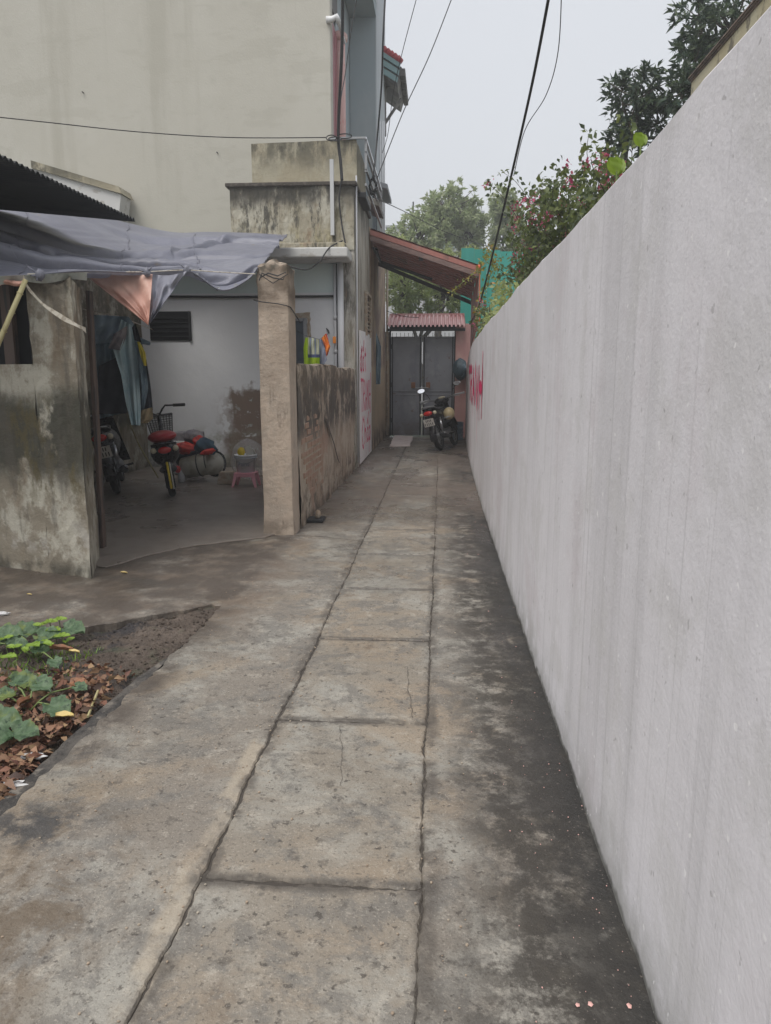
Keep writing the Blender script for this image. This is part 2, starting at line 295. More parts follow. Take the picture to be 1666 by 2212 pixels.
m = plain('sign_board', (.88, .86, .87), .5); m.lay((.80, .75, .77), (2, 2, .6), .5, .65, amt=.6); m.lay((.35, .33, .30), 9, .55, .66, masks=(('z', .25, .02, .1, 4),), amt=.6)
m = plain('mat_board', (.85, .74, .71), .7); m.lay((.74, .62, .58), 8, .5, .6)
def cloth_mat(n, c, c2=None, rough=.75):
    m = Mat(n, c, rough, obj=True)
    if c2: m.lay(c2, 5, .46, .6)
    m.bump(12, .3, .02, det=4); M[n] = m; return m
cloth_mat('blue_nylon', (.19, .28, .36), (.24, .33, .40), .5); cloth_mat('pale_blue_nylon', (.30, .43, .48), (.38, .50, .54), .5)
cloth_mat('mid_blue_nylon', (.19, .27, .33), (.13, .19, .24), .5); cloth_mat('navy_cloth', (.012, .016, .028), (.02, .024, .036)); cloth_mat('yellow_cloth', (.6, .5, .04))
cloth_mat('tan_cloth', (.36, .29, .18), (.28, .22, .13)); cloth_mat('orange_cloth', (.85, .28, .03), (.75, .18, .05)); cloth_mat('steel_blue_cloth', (.2, .22, .33), (.3, .33, .42))
cloth_mat('red_nylon', (.62, .045, .025), (.45, .03, .03), .45); cloth_mat('teal_cloth', (.05, .11, .15), (.035, .07, .11)); cloth_mat('grey_cloth', (.28, .26, .27), (.16, .15, .17))
cloth_mat('coat_blue', (.12, .19, .25), (.16, .24, .30), .55)
m = Mat('striped_towel', (.58, .60, .33), .85, obj=True)
w = m.t.nodes.new('ShaderNodeTexWave'); w.wave_type = 'BANDS'; w.bands_direction = 'X'; w.inputs['Scale'].default_value = 5.2; w.inputs['Distortion'].default_value = .4
m.L(m.pos, w.inputs[0]); m.lay((.27, .31, .42), None, fac=m.step(w.outputs[1], .55, .62)); m.lay((.70, .72, .62), None, fac=m.step(w.outputs[1], .2, .12))
m.lay((.42, .62, .02), None, masks=(('z', -.21, -.24),)); m.lay((.10, .12, .25), None, masks=(('z', -.205, -.21), ('z', -.25, -.245))); M['towel'] = m
m = Mat('lime_cloth', (.42, .62, .02), .85, obj=True); M['lime'] = m
m = Mat('drum_plastic', (.45, .44, .38), .5, obj=True); m.lay((.30, .28, .22), 4, .48, .62); M['drum'] = m
m = Mat('bucket_plastic', (.82, .83, .84), .45, obj=True); m.lay((.62, .6, .56), 7, .5, .65, amt=.6); M['bucket'] = m
m = Mat('clear_bag', (.72, .70, .68), .25, obj=True); m.b.inputs['Alpha'].default_value = .32; m.bump(9, .8, .06); M['bag'] = m
m = Mat('blue_crate_plastic', (.085, .13, .18), .55, obj=True); m.lay((.16, .2, .25), 9, .5, .6); M['crate'] = m
m = Mat('blue_bag_plastic', (.04, .07, .09), .35, obj=True); m.lay((.13, .19, .23), 12, .55, .68); m.bump(16, .6, .04); M['bbag'] = m
m = Mat('bark', (.10, .085, .065), .9); m.lay((.05, .042, .035), (9, 9, 2), .45, .6); m.bump(30, .5, .02); M['bark'] = m
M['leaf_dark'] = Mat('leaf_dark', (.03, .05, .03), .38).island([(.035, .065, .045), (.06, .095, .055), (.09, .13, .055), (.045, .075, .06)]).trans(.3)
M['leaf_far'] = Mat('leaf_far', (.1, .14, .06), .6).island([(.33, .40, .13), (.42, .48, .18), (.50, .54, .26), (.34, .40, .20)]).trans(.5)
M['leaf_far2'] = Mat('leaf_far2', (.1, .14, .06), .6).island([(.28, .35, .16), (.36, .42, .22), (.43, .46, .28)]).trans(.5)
M['leaf_boug'] = Mat('leaf_boug', (.05, .08, .03), .5).island([(.07, .10, .05), (.12, .16, .055), (.20, .24, .07), (.08, .11, .06)]).trans(.4)
M['leaf_lime'] = Mat('leaf_lime', (.24, .36, .03), .4).trans(.4)
M['leaf_vine'] = Mat('leaf_vine', (.2, .25, .04), .5).island([(.15, .22, .04), (.30, .30, .05), (.40, .22, .05)]).trans(.3)
M['flower'] = Mat('flower', (.5, .05, .14), .6).island([(.50, .06, .16), (.62, .12, .24), (.42, .10, .13)]).trans(.35)
M['litter'] = Mat('litter', (.15, .07, .04), .7).island([(.11, .055, .038), (.21, .095, .06), (.30, .17, .105), (.06, .042, .035), (.17, .075, .052), (.33, .22, .12), (.15, .08, .05)])
M['weed_leaf'] = Mat('weed_leaf', (.085, .15, .075), .55).lay((.14, .21, .12), 22, .45, .6).lay((.17, .22, .06), 7, .52, .62).lay((.05, .09, .05), 40, .55, .65).bump(60, .6, .01); M['weed_leaf'].trans(.2)
M['sprout'] = Mat('sprout', (.22, .36, .05), .5).island([(.16, .3, .05), (.28, .42, .05), (.10, .2, .06)]).trans(.3)
plain('weed_stem', (.16, .22, .07), .6); plain('yellow_leaf', (.62, .48, .2), .6); plain('brown_leaf', (.27, .12, .06), .6); plain('paper', (.6, .6, .6), .7)
M['yellow_leaf'].lay((.5, .4, .12), 60, .5, .6); M['brown_leaf'].lay((.2, .1, .05), 50, .45, .6)
plain('petal', (.72, .42, .38), .6)
m = Mat('teal_sheet', (.045, .42, .34), .5); m.lay((.07, .48, .40), (1, 1, .4), .45, .6); M['teal'] = m
plain('far_white', (.50, .51, .53), .8); plain('far_grey_green', (.17, .22, .215), .8); plain('far_grey', (.33, .35, .37), .8); plain('far_glass', (.08, .10, .12), .3)
m = Mat('rear_yellow_render', (.46, .40, .25), .85); m.lay((.52, .48, .34), (1, .6, .8), .45, .6); m.lay((.10, .085, .07), (2, 5, 1.5), .47, .58, det=9, amt=.9, ro=.7, masks=(('y', 9, 8.2, .6, 1), ('y', 10.2, 10.5)))
m.lay((.10, .085, .07), (2, 3, 1.5), .55, .63, det=9, amt=.8, ro=.7); m.bump(20, .3, .01); M['rearyellow'] = m
m = Mat('rear_coping', (.22, .16, .13), .8); m.lay((.12, .09, .08), 5, .5, .6); M['rearcoping'] = m
m = Mat('roof_tile', (.36, .045, .05), .6); M['tile'] = m
plain('eave_teal', (.22, .34, .35), .7); plain('eave_grey', (.13, .125, .12), .8)
M['eave_grey'].lay((.22, .21, .19), 2, .5, .6)

# ---------------------------------------------------------------- mesh helpers
class MB:
    def __init__(s): s.v = []; s.f = []
    def add(s, vs, fs):
        o = len(s.v); s.v += [tuple(v) for v in vs]; s.f += [tuple(i+o for i in f) for f in fs]; return s
    def box(s, a, b, mat=None):
        x0, y0, z0 = a; x1, y1, z1 = b
        vs = [(x0, y0, z0), (x1, y0, z0), (x1, y1, z0), (x0, y1, z0), (x0, y0, z1), (x1, y0, z1), (x1, y1, z1), (x0, y1, z1)]
        if mat is not None: vs = [mat @ Vector(v) for v in vs]
        return s.add(vs, [(3, 2, 1, 0), (4, 5, 6, 7), (0, 1, 5, 4), (1, 2, 6, 5), (2, 3, 7, 6), (3, 0, 4, 7)])
    def prism(s, pts, z0, z1):      # plan polygon, counter-clockwise
        n = len(pts); vs = [(p[0], p[1], z0) for p in pts] + [(p[0], p[1], z1) for p in pts]
        return s.add(vs, [tuple(range(n-1, -1, -1)), tuple(range(n, 2*n))] + [(i, (i+1) % n, n+(i+1) % n, n+i) for i in range(n)])
    def extr(s, pts, vec):          # any flat polygon pushed along vec
        n = len(pts); vec = Vector(vec); vs = [Vector(p) for p in pts]; vs += [p+vec for p in vs]
        return s.add(vs, [tuple(range(n-1, -1, -1)), tuple(range(n, 2*n))] + [(i, (i+1) % n, n+(i+1) % n, n+i) for i in range(n)])
    def tube(s, pts, r, n=8, cap=True):
        pts = [Vector(p) for p in pts]; rs = r if isinstance(r, (list, tuple)) else [r]*len(pts)
        up = None; o = len(s.v); vs = []
        for i, p in enumerate(pts):
            d = (pts[min(i+1, len(pts)-1)]-pts[max(i-1, 0)]).normalized()
            if up is None:
                up = Vector((0, 0, 1)) if abs(d.z) < .9 else Vector((1, 0, 0))
            a = d.cross(up).normalized(); up = a.cross(d).normalized()
            for k in range(n):
                t = 2*math.pi*k/n; vs.append(p+(a*math.cos(t)+up*math.sin(t))*rs[i])
        fs = []
        for i in range(len(pts)-1):
            for k in range(n): fs.append((i*n+k, i*n+(k+1) % n, (i+1)*n+(k+1) % n, (i+1)*n+k))
        if cap: fs += [tuple(range(n-1, -1, -1)), tuple((len(pts)-1)*n+k for k in range(n))]
        return s.add(vs, fs)
    def lathe(s, prof, n=20, M4=None, close=False):    # profile (r, z) about z
        vs = []
        for r_, z_ in prof:
            for k in range(n): t = 2*math.pi*k/n; vs.append(Vector((r_*math.cos(t), r_*math.sin(t), z_)))
        if M4 is not None: vs = [M4 @ v for v in vs]
        m_ = len(prof); fs = [(i*n+k, i*n+(k+1) % n, (i+1)*n+(k+1) % n, (i+1)*n+k) for i in range(m_-1) for k in range(n)]
        if close: fs += [((m_-1)*n+k, (m_-1)*n+(k+1) % n, (k+1) % n, k) for k in range(n)]
        return s.add(vs, fs)
    def grid(s, fn, nu, nv):
        vs = [fn(i/nu, j/nv) for j in range(nv+1) for i in range(nu+1)]; w_ = nu+1
        return s.add(vs, [(j*w_+i, j*w_+i+1, (j+1)*w_+i+1, (j+1)*w_+i) for j in range(nv) for i in range(nu)])
    def ell(s, c, r, rot=None, nu=14, nv=9, lump=0, seed=0):
        rr = random.Random(seed); ph = [rr.uniform(0, 6.28) for _ in range(6)]
        def fn(u, v):
            a = u*2*math.pi; b = -math.pi/2+v*math.pi
            k = 1+lump*(math.sin(3*a+ph[0]+2*math.sin(2*b+ph[1]))*.5+math.sin(5*a+ph[2]+4*b)*.35+math.sin(7*b+ph[3]+2*a)*.3)
            q = Vector((r[0]*math.cos(b)*math.cos(a)*k, r[1]*math.cos(b)*math.sin(a)*k, r[2]*math.sin(b)*k))
            if rot is not None: q = rot @ q
            return q+Vector(c)
        return s.grid(fn, nu, nv)
    def build(s, name, mat, parent=None, smooth=False, bev=0, T=None, seg=2):
        vs = s.v
        if T is not None: vs = [T @ Vector(v) for v in vs]
        if parent is not None:
            inv = parent.matrix_basis.inverted() if T is None else None
            p = parent
            if T is None:
                chain = Matrix.Identity(4); q = parent
                while q is not None: chain = q.matrix_basis @ chain; q = q.parent
                inv = chain.inverted(); vs = [inv @ Vector(v) for v in vs]
        me = bpy.data.meshes.new(name); me.from_pydata([tuple(v) for v in vs], [], s.f); me.validate(); me.update()
        if smooth:
            me.polygons.foreach_set('use_smooth', [True]*len(me.polygons))
        me.materials.append(M[mat] .m if isinstance(mat, str) else mat.m)
        o = bpy.data.objects.new(name, me); COL.objects.link(o)
        if parent is not None: o.parent = parent
        if bev:
            b = o.modifiers.new('bevel', 'BEVEL'); b.width = bev; b.segments = seg; b.limit_method = 'ANGLE'; b.angle_limit = R(40)
        return o
def tag(o, label=None, cat=None, group=None, kind=None):
    if label: o['label'] = label
    if cat: o['category'] = cat
    if group: o['group'] = group
    if kind: o['kind'] = kind
    return o
def thing(name, label, cat, loc=(0, 0, 0), rot=(0, 0, 0), group=None, kind=None):
    o = bpy.data.objects.new(name, None); COL.objects.link(o); o.empty_display_size = .1
    o.location = loc; o.rotation_euler = rot; return tag(o, label, cat, group, kind)
def smoothby(o, ang=40):
    me = o.data; me.polygons.foreach_set('use_smooth', [True]*len(me.polygons))
    try: me.set_sharp_from_angle(angle=R(ang))
    except Exception: pass
    return o
def jag(pts, step=.05, amp=.006, closed=True, rnd=random):
    out = []; n = len(pts)
    for i in range(n if closed else n-1):
        a = Vector((pts[i][0], pts[i][1])); b = Vector((pts[(i+1) % n][0], pts[(i+1) % n][1])); L = (b-a).length
        k = max(1, int(L/step)); d = (b-a)/k; nr = Vector((-d.y, d.x)).normalized() if L > 0 else Vector((0, 0)); w = 0
        for j in range(k):
            w = w*.6+rnd.uniform(-1, 1)*amp
            out.append(a+d*j+nr*w*(1 if j else .3))
    if not closed: out.append(Vector((pts[-1][0], pts[-1][1])))
    return out
def slab_mesh(poly, z, thick=.07, bevel=.008, drop=.006):      # jagged outline -> slab with a worn edge
    n = len(poly); area = sum(poly[i].x*poly[(i+1) % n].y-poly[(i+1) % n].x*poly[i].y for i in range(n))
    if area < 0: poly = poly[::-1]
    inner = []
    for i in range(n):
        t = (poly[(i+1) % n]-poly[i-1]); nr = Vector((-t.y, t.x)).normalized(); inner.append(poly[i]+nr*bevel)
    vs = [(p.x, p.y, z) for p in inner]+[(p.x, p.y, z-drop) for p in poly]+[(p.x, p.y, z-thick) for p in poly]
    b = MB(); b.add(vs, [tuple(range(n))]+[(n+i, n+(i+1) % n, (i+1) % n, i) for i in range(n)]+[(2*n+i, 2*n+(i+1) % n, n+(i+1) % n, n+i) for i in range(n)])
    return b

# ================================================================ SETTING
MB().box((-220, -60, -.6), (220, 420, -.14)).build('ground', 'earth')['kind'] = 'structure'
path = thing('path', None, None, (-.3, 5, 0), kind='structure')
MB().box((-8, -2.5, -.10), (.9, 18.6, -.016)).build('joint_fill', 'fill', path) if False else None
WP = [(.512, -2.5), (.508, 2), (.503, 5), (.510, 8), (.535, 10.5), (.565, 12.5), (.612, 15), (.66, 17), (.705, 18.8)]
def wx(y):
    for (a, b), (c, d) in zip(WP, WP[1:]):
        if b <= y <= d: return a+(c-a)*(y-b)/(d-b)
    return WP[-1][0]
def crackR(y): return -.03+.004*math.sin(y*4.3)+.0025*math.sin(y*11)+.018*min(max((y-1.5)/3.5, 0), 1)+.02*max(0, (y-4.8)/4)
def crackL(y): return -.665+.004*math.sin(y*3.7+1)+.0025*math.sin(y*12.3)+.03*min(max((y-1.3)/2.5, 0), 1)
MB().prism([(-.8, -2.5), (.2, -2.5), (.2, 18.4), (-.8, 18.4)], -.12, -.009).build('joint_fill', 'fill', path)
ys = [-.9, .1, .92, 1.85, 2.86, 3.845, 4.83, 5.83, 6.83, 7.85, 8.9, 9.95, 11, 12, 13, 14, 15, 16, 17, 18.2]
for i in range(len(ys)-1):
    a, b = ys[i], ys[i+1]; g = .004 if i not in (3, 4) else .009
    lx = lambda y: crackL(y)+g*.7; rx = lambda y: crackR(y)-g*.6
    sk = random.uniform(-.012, .012)
    ms = [a+(b-a)*k/8 for k in range(1, 8)]; pl = jag([(lx(a)+.006, a+g+.004), (lx(a)+.03, a+g), ((lx(a)+rx(a))/2, a+g+random.uniform(-.003, .008)), (rx(a)-.02, a+g+sk), (rx(a), a+g+sk+.008)]+[(rx(y), y) for y in ms]+[(rx(b), b-g-.006), (rx(b)-.02, b-g), ((lx(b)+rx(b))/2, b-g-random.uniform(-.002, .005)), (lx(b)+.02, b-g), (lx(b), b-g-.008)]+[(lx(y), y) for y in ms[::-1]], .014, .0036)
    slab_mesh(pl, random.uniform(-.003, .002), bevel=.005, drop=.006).build('slab', 'slabA', path)
pl = jag([(crackR(y)+.001, y) for y in [-2.5]+[1+k*.12 for k in range(80)]+[13, 18.3]], .014, .0036, closed=False)
pl += [Vector((wx(y)+.05, y)) for y in (18.3, 17, 15, 12.5, 10.5, 8, 5, 2, -2.5)]
slab_mesh(pl, 0, bevel=.005, drop=.006).build('concrete_strip', 'path', path)
pl = jag([(crackL(y)-.001, y) for y in [18.3, 13]+[10.5-k*.12 for k in range(80)]+[-2.5]], .014, .0036, closed=False)
pl += jag([(-1.43, -2.5), (-1.40, 2.2), (-1.345, 3.7), (-1.335, 4.40), (-1.41, 4.43), (-1.65, 4.22), (-2.02, 3.94), (-2.5, 3.86), (-4, 3.6), (-9, 3.2)], .03, .014, closed=False)
pl += [Vector(p) for p in ((-9, 12), (-1.26, 12), (-1.26, 18.3))]
slab_mesh(pl, 0, bevel=.005, drop=.006, thick=.13).build('concrete_apron', 'path', path)
# hairline cracks and mortar smudges
def ribbon(pts, w, z):
    b = MB(); vs = []; n = len(pts)
    for i, p in enumerate(pts):
        t = (pts[min(i+1, n-1)]-pts[max(i-1, 0)]).normalized(); nr = Vector((-t.y, t.x)); k = w*random.uniform(.4, 1.1)
        vs += [(p.x+nr.x*k, p.y+nr.y*k, z), (p.x-nr.x*k, p.y-nr.y*k, z)]
    return b.add(vs, [(2*i, 2*i+1, 2*i+3, 2*i+2) for i in range(n-1)])
for pp, w in (([(880, 1440), (884, 1500), (892, 1552)], .0014), ([(735, 1570), (740, 1640), (736, 1700)], .001), ([(520, 1146), (620, 1156), (700, 1160), (800, 1172)], .004), ([(1130, 1330), (1060, 1345), (1000, 1352)], .002)):
    g = [gr(*p) for p in pp]; ribbon(jag([(q.x, q.y) for q in g], .02, .004, closed=False), w, .0035).build('crack', 'fill', path)
# courtyard floor, a thin screed over the apron
g = [gr(x, y, .012) for x, y in ((572, 1160), (500, 1168), (420, 1178), (330, 1196), (262, 1216), (228, 1224))]
pl = jag([(q.x, q.y) for q in g], .05, .012, closed=False)+[Vector(p) for p in ((-3.4, 5.6), (-7, 6.8), (-7, 11.55), (-1.42, 11.55), (-1.42, 6.6))]
slab_mesh(pl, .012, thick=.010, bevel=.01, drop=.004).build('courtyard_floor', 'court')['kind'] = 'structure'
# soil patch
def soil(u, v):
    x = -4.6+u*3.25; y = -2.4+v*7.0
    return Vector((x, y, min(-.022, -.075+.018*math.sin(x*5+1)*math.sin(y*3.1)+.012*math.sin(x*13+y*9)+.010*random.uniform(-1, 1)+.05*max(0, min(1, (y-3.55)/.7)))))
MB().grid(soil, 130, 260).build('soil', 'soil', smooth=True)['kind'] = 'structure'
kp = jag([(-1.385, -2.4), (-1.375, 2.2), (-1.33, 3.6), (-1.36, 3.75), (-1.44, 3.3), (-1.49, 2.2), (-1.53, -2.4)], .04, .006)
slab_mesh(kp, -.022, thick=.1, bevel=.012, drop=.01).build('kerb', 'kerb')['kind'] = 'structure'
b = MB()
for i in range(2600):
    y = random.uniform(1.5, 4.5); x = -1.34-.03*(y < 2.4)-random.random()**1.6*1.4
    if y > 3.9 and x < -1.35-(4.45-y)*1.25: continue
    z = max(soil(0, 0).z*0-.075+.018*math.sin(x*5+1)*math.sin(y*3.1)+.012*math.sin(x*13+y*9)+.05*max(0, min(1, (y-3.55)/.7)), -.09); z = min(z, -.022)+.006
    r_ = random.uniform(.002, .009)*(.5 if z > 0 else 1); b.ell((x, y, z), (r_*random.uniform(.7, 1.4), r_, r_*.7), nu=6, nv=4, lump=.1, seed=i)
tag(b.build('soil_crumbs', 'soil'), 'loose crumbs of soil lying in the bare part of the bed', 'soil', kind='stuff')
# pink petals and chips on the wall side
b = MB()
for i in range(150):
    y = random.uniform(1.1, 3)**1.0 if random.random() < .25 else random.uniform(1.2, 13); x = wx(y)-abs(random.gauss(0, .14))-.01
    if x < .0: continue
    r_ = random.uniform(.001, .003)*(2.6 if random.random() < .10 else 1)
    a = random.uniform(0, 6.28); vs = [(x+r_*math.cos(a+k*1.257)*random.uniform(.6, 1), y+r_*math.sin(a+k*1.257)*random.uniform(.8, 1.4), .0035) for k in range(5)]
    b.add(vs+[(x, y, .006)], [(k, (k+1) % 5, 5) for k in range(5)])
tag(b.build('fallen_petals', 'petal'), 'tiny pale pink petals and chips scattered on the dark strip at the foot of the white wall', 'petals', kind='stuff')

b = MB()
for i in range(900):
    y = random.uniform(1.2, 9); x = random.choice((crackL(y), crackR(y), crackL(y), -1.2))+random.gauss(0, .09); x = min(x, wx(y)-.01)
    if y < 4.4 and x < -1.3: continue
    r_ = random.uniform(.0015, .005); b.ell((x, y, .001+r_*.3), (r_, r_*random.uniform(.6, 1.3), r_*.6), nu=5, nv=3)
tag(b.build('grit', 'mortar'), 'fine grit and crumbs of concrete lying along the joints of the path', 'grit', kind='stuff')
# ================================================================ WHITE BOUNDARY WALL
bw = thing('boundary_wall', 'long white plastered wall with grey rain streaks running along the right side of the alley', 'wall', (.6, 8, 0))
b = MB(); N = 150
prof = []
for i in range(N+1):
    y = -2.5+21.3*i/N; zt = 1.972+.006*math.sin(y*1.7)+.004*math.sin(y*5.3)+.003*random.uniform(-1, 1)
    if y > 12.2: zt -= .02*(y-12.2)
    if y > 14.2: zt -= .06*(y-14.2)
    x = wx(y); prof.append((x, y, zt))
vs = []; fs = []
for (x, y, zt) in prof:
    foot = .012*abs(math.sin(y*9.7))*.5+.006*random.random()
    vs += [(x-foot, y, -.13), (x-foot*.8, y, .012), (x-.001, y, .07), (x, y, .5), (x+.001, y, 1.2), (x, y, zt-.01), (x+.008, y, zt), (x+.11, y, zt+.004), (x+.12, y, -.13)]
k = 9
for i in range(N):
    for j in range(k-1): fs.append((i*k+j+1, i*k+j, (i+1)*k+j, (i+1)*k+j+1))
fs += [tuple(range(k)), tuple(N*k+k-1-j for j in range(k))]
b.add(vs, fs); smoothby(b.build('wall_body', 'white', bw), 35)
# ---- hand painted letters: strokes in letter boxes, (u right, v up)
GL = {
 'd': [[(.75, 1), (.75, 0)], [(.75, .5), (.45, .62), (.15, .45), (.12, .15), (.4, 0), (.75, .12)], [(.5, .82), (1, .82)]],
 'a^': [[(.7, .55), (.35, .6), (.1, .35), (.25, .02), (.65, .12)], [(.72, .6), (.7, .1), (.85, 0)], [(.15, .78), (.42, 1.0), (.7, .78)], [(.7, 1.02), (.95, 1.3)]],
 't': [[(.45, 1), (.42, .2), (.7, 0)], [(.1, .68), (.85, .72)]],
 'T': [[(0, 1), (1, 1)], [(.5, 1), (.5, 0)]],
 'R': [[(.1, 0), (.1, 1), (.7, .95), (.75, .6), (.12, .5), (.85, 0)]],
 'A': [[(0, 0), (.45, 1), (.9, 0)], [(.2, .38), (.75, .38)]],
 'N': [[(.05, 0), (.08, 1), (.85, 0), (.88, 1)]],
 'H': [[(.1, 1), (.1, 0)], [(.9, 1.25), (.85, -.15)], [(.1, .5), (.88, .5)]],
 'C': [[(.9, .95), (.45, 1.15), (.05, .6), (.15, .05), (.6, -.15), (.95, .1)]],
 'h': [[(.1, 1.2), (.12, 0)], [(.12, .45), (.5, .65), (.75, .4), (.78, 0)]],
 'p': [[(.12, .6), (.1, -.55)], [(.12, .55), (.55, .62), (.8, .3), (.5, 0), (.12, .1)]],
}
def paint(text, org, du, dv, nrm, adv, w, parent, gap=.12, drips=3, name='painted_word'):
    b = MB(); org = Vector(org); du = Vector(du); dv = Vector(dv); nrm = Vector(nrm); x = 0
    for ch in text:
        for st in GL[ch]:
            P = []
            for (a, c), (e, f) in zip(st, st[1:]):
                for k in range(6): P.append((a+(e-a)*k/6, c+(f-c)*k/6))
            P.append(st[-1]); Q = [org+du*(x+p[0]*adv)+dv*p[1] for p in P]
            for i, q in enumerate(Q):
                t = (Q[min(i+1, len(Q)-1)]-Q[max(i-1, 0)]).normalized(); sd = t.cross(nrm).normalized()*w*(.75+.35*math.sin(i*1.3+x*9))
                if i == 0: prev = None
                cur = (q+sd, q-sd)
                if prev: b.add([prev[0], prev[1], cur[1], cur[0], ], [(0, 1, 2, 3)])
                prev = cur
            if random.random() < .35*drips/3:
                q = Q[random.randrange(len(Q))]; L = random.uniform(.15, .5); uu = du.normalized()*w*.25
                b.add([q+uu, q-uu, q-uu*.6-Vector((0, 0, L)), q+uu*.6-Vector((0, 0, L))], [(0, 1, 2, 3)])
        x += adv+gap
    return b.build(name, 'graffiti', parent)
b0 = bw
paint(['T', 'R', 'A', 'N', 'H'], (wx(14.2)-.006, 14.2, 1.02), (0, -1, 0), (0, 0, .55), (-1, 0, 0), 1.0, .085, bw, gap=.16, drips=9)
# follow the bend of the wall
o = [c for c in bw.children if c.name.startswith('painted_word')][0]
for v in o.data.vertices:
    y = v.co.y+bw.location.y; v.co.x = wx(y)-.005-bw.location.x

# ================================================================ LEFT: gate wall, pillar, low wall
lw = thing('gate_wall', 'mouldy grey and brown rendered wall with a window opening at the left edge, under the tarpaulin', 'wall', (-3, 5.2, 0))
FR = Vector((-2.435, 4.95)); dl = Vector((-.83, .28)).normalized(); bk = Vector((-.24, .66)).normalized()
def wallseg(s0, s1, z0, z1, depth=.42):
    a = FR+dl*s0; c = FR+dl*s1; return [a, a+bk*depth, c+bk*depth, c], z0, z1
b = MB()
def roughbox(b, s0, s1, z0, z1, depth, nz=24, nx=8, amp=.008, topamp=.03):
    A = FR+dl*s0; C = FR+dl*s1
    def P(u, z, d): p = A+(C-A)*u+bk*d; return Vector((p.x, p.y, z))
    nrm = Vector((-dl.y, dl.x, 0)); nrm = nrm if nrm.y < 0 else -nrm
    hs = [random.uniform(-amp, amp) for _ in range(400)]
    b.grid(lambda u, v: P(1-u, z0+(z1-z0)*v+(topamp*math.sin(u*7)*v if v > .99 else 0), 0)+nrm*(hs[int(u*nx+.5)*29+int(v*nz+.5)]), nx, nz)
    nd = 5
    b.grid(lambda u, v: P(0, z0+(z1-z0)*v, depth*u)+Vector((1, 0, 0))*(hs[(int(u*nd+.5)*13+int(v*nz+.5)+7) % 400] if 0 < u else 0), nd, nz)
    b.grid(lambda u, v: P(1-u, z1+(topamp*math.sin(u*7) if v < .01 else 0), depth*v), nx, 2)
    b.grid(lambda u, v: P(1, z0+(z1-z0)*v, depth*(1-u)), 2, nz)
roughbox(b, 0, .40, -.13, 2.05, .62, nx=6, nz=24)
roughbox(b, .40, 4.2, -.13, 1.50, .30, nx=10, nz=16, topamp=0)
b.build('wall_body', 'leftwall', lw, smooth=False)
b = MB(); A = FR+dl*.36+bk*.2; C = FR+dl*4.2+bk*.2
for s_, w_, mt in ((.62, .10, 0), (1.0, .12, 0), (1.5, .12, 0), (2.0, .1, 0)):
    p = FR+dl*s_+bk*.22; q = p+dl*w_; b.prism([(p.x, p.y), (p.x+.01, p.y+.05), (q.x+.01, q.y+.05), (q.x, q.y)], 1.5, 2.1)
b.build('window_board', 'jamb', lw)
p = FR+dl*.45+bk*.34; q = FR+dl*4.3+bk*.34
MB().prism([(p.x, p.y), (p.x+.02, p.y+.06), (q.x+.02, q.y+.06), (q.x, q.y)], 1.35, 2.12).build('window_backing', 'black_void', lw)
# door jamb behind the wall end
b = MB(); q = gr(221, 1186); top = at(190, 628, q.y)
b.extr([(q.x-.012, q.y-.02, 0), (q.x+.018, q.y-.02, 0), (q.x+.018, q.y+.05, 0), (q.x-.012, q.y+.05, 0)], (top.x-q.x, 0, top.z))
tag(b.build('door_jamb', 'jamb', bev=.004), 'narrow dark brown wooden post standing against the inner end of the mouldy left wall', 'post')
# pillar with a crumbled top
pl_ = thing('gate_pillar', 'tall square tan rendered pillar with a crumbling dark top, at the near end of the low wall', 'pillar', (-1.43, 6.7, 0))
def pillar(u, v):
    x0, x1, y0, y1 = -1.565, -1.285, 6.52, 6.86
    per = [(x0, y0), (x1, y0), (x1, y1), (x0, y1)]; t = (u % 1)*4; i = int(t) % 4; f = t-int(t)
    a, c = per[i], per[(i+1) % 4]; x = a[0]+(c[0]-a[0])*f; y = a[1]+(c[1]-a[1])*f; z = -.1+2.47*min(v, .94)/.94
    cx, cy = (x0+x1)/2, (y0+y1)/2; k = 1-.06*(1 if .999 < f or f < .001 else 0)
    k *= 1+.012*math.sin(z*3+x*9)+.008*math.sin(z*11+y*5+x*20)
    if z > 2.2: k *= 1+.05*math.sin(x*31+z*17)
    if v > .94: k *= 1-(v-.94)/.06*.98; z = 2.37+.035*math.sin((v-.94)/.06*1.57)+.02*math.sin(x*30)
    flare = 1+.06*max(0, 1-z/.25)
    return Vector((cx+(x-cx)*k*flare, cy+(y-cy)*k*flare, z+.012*math.sin(x*40+y*13)*(z > 2.3)))
smoothby(MB().grid(pillar, 32, 60).build('pillar_body', 'pillar', pl_), 50)
b = MB(); P = [at(548, 648, 6.49), at(565, 652, 6.5), at(600, 656, 6.5), at(618, 660, 6.5)]
b.tube(P+[Vector((-1.275, 6.55, P[-1].z-.01)), Vector((-1.27, 6.9, P[-1].z-.09)), Vector((-1.29, 7.1, P[-1].z-.1))], .005, 6); b.build('wire', 'cable', pl_)
b = MB(); b.tube([at(x, y, 6.47) for x, y in ((562, 600), (580, 590), (600, 596), (618, 588), (612, 604), (590, 600), (566, 590), (560, 606))], .006, 5)
b.tube([at(560, 592, 6.48), at(590, 612, 6.48), at(622, 592, 6.5)], .004, 5); b.build('wire_loops', 'cable', pl_)
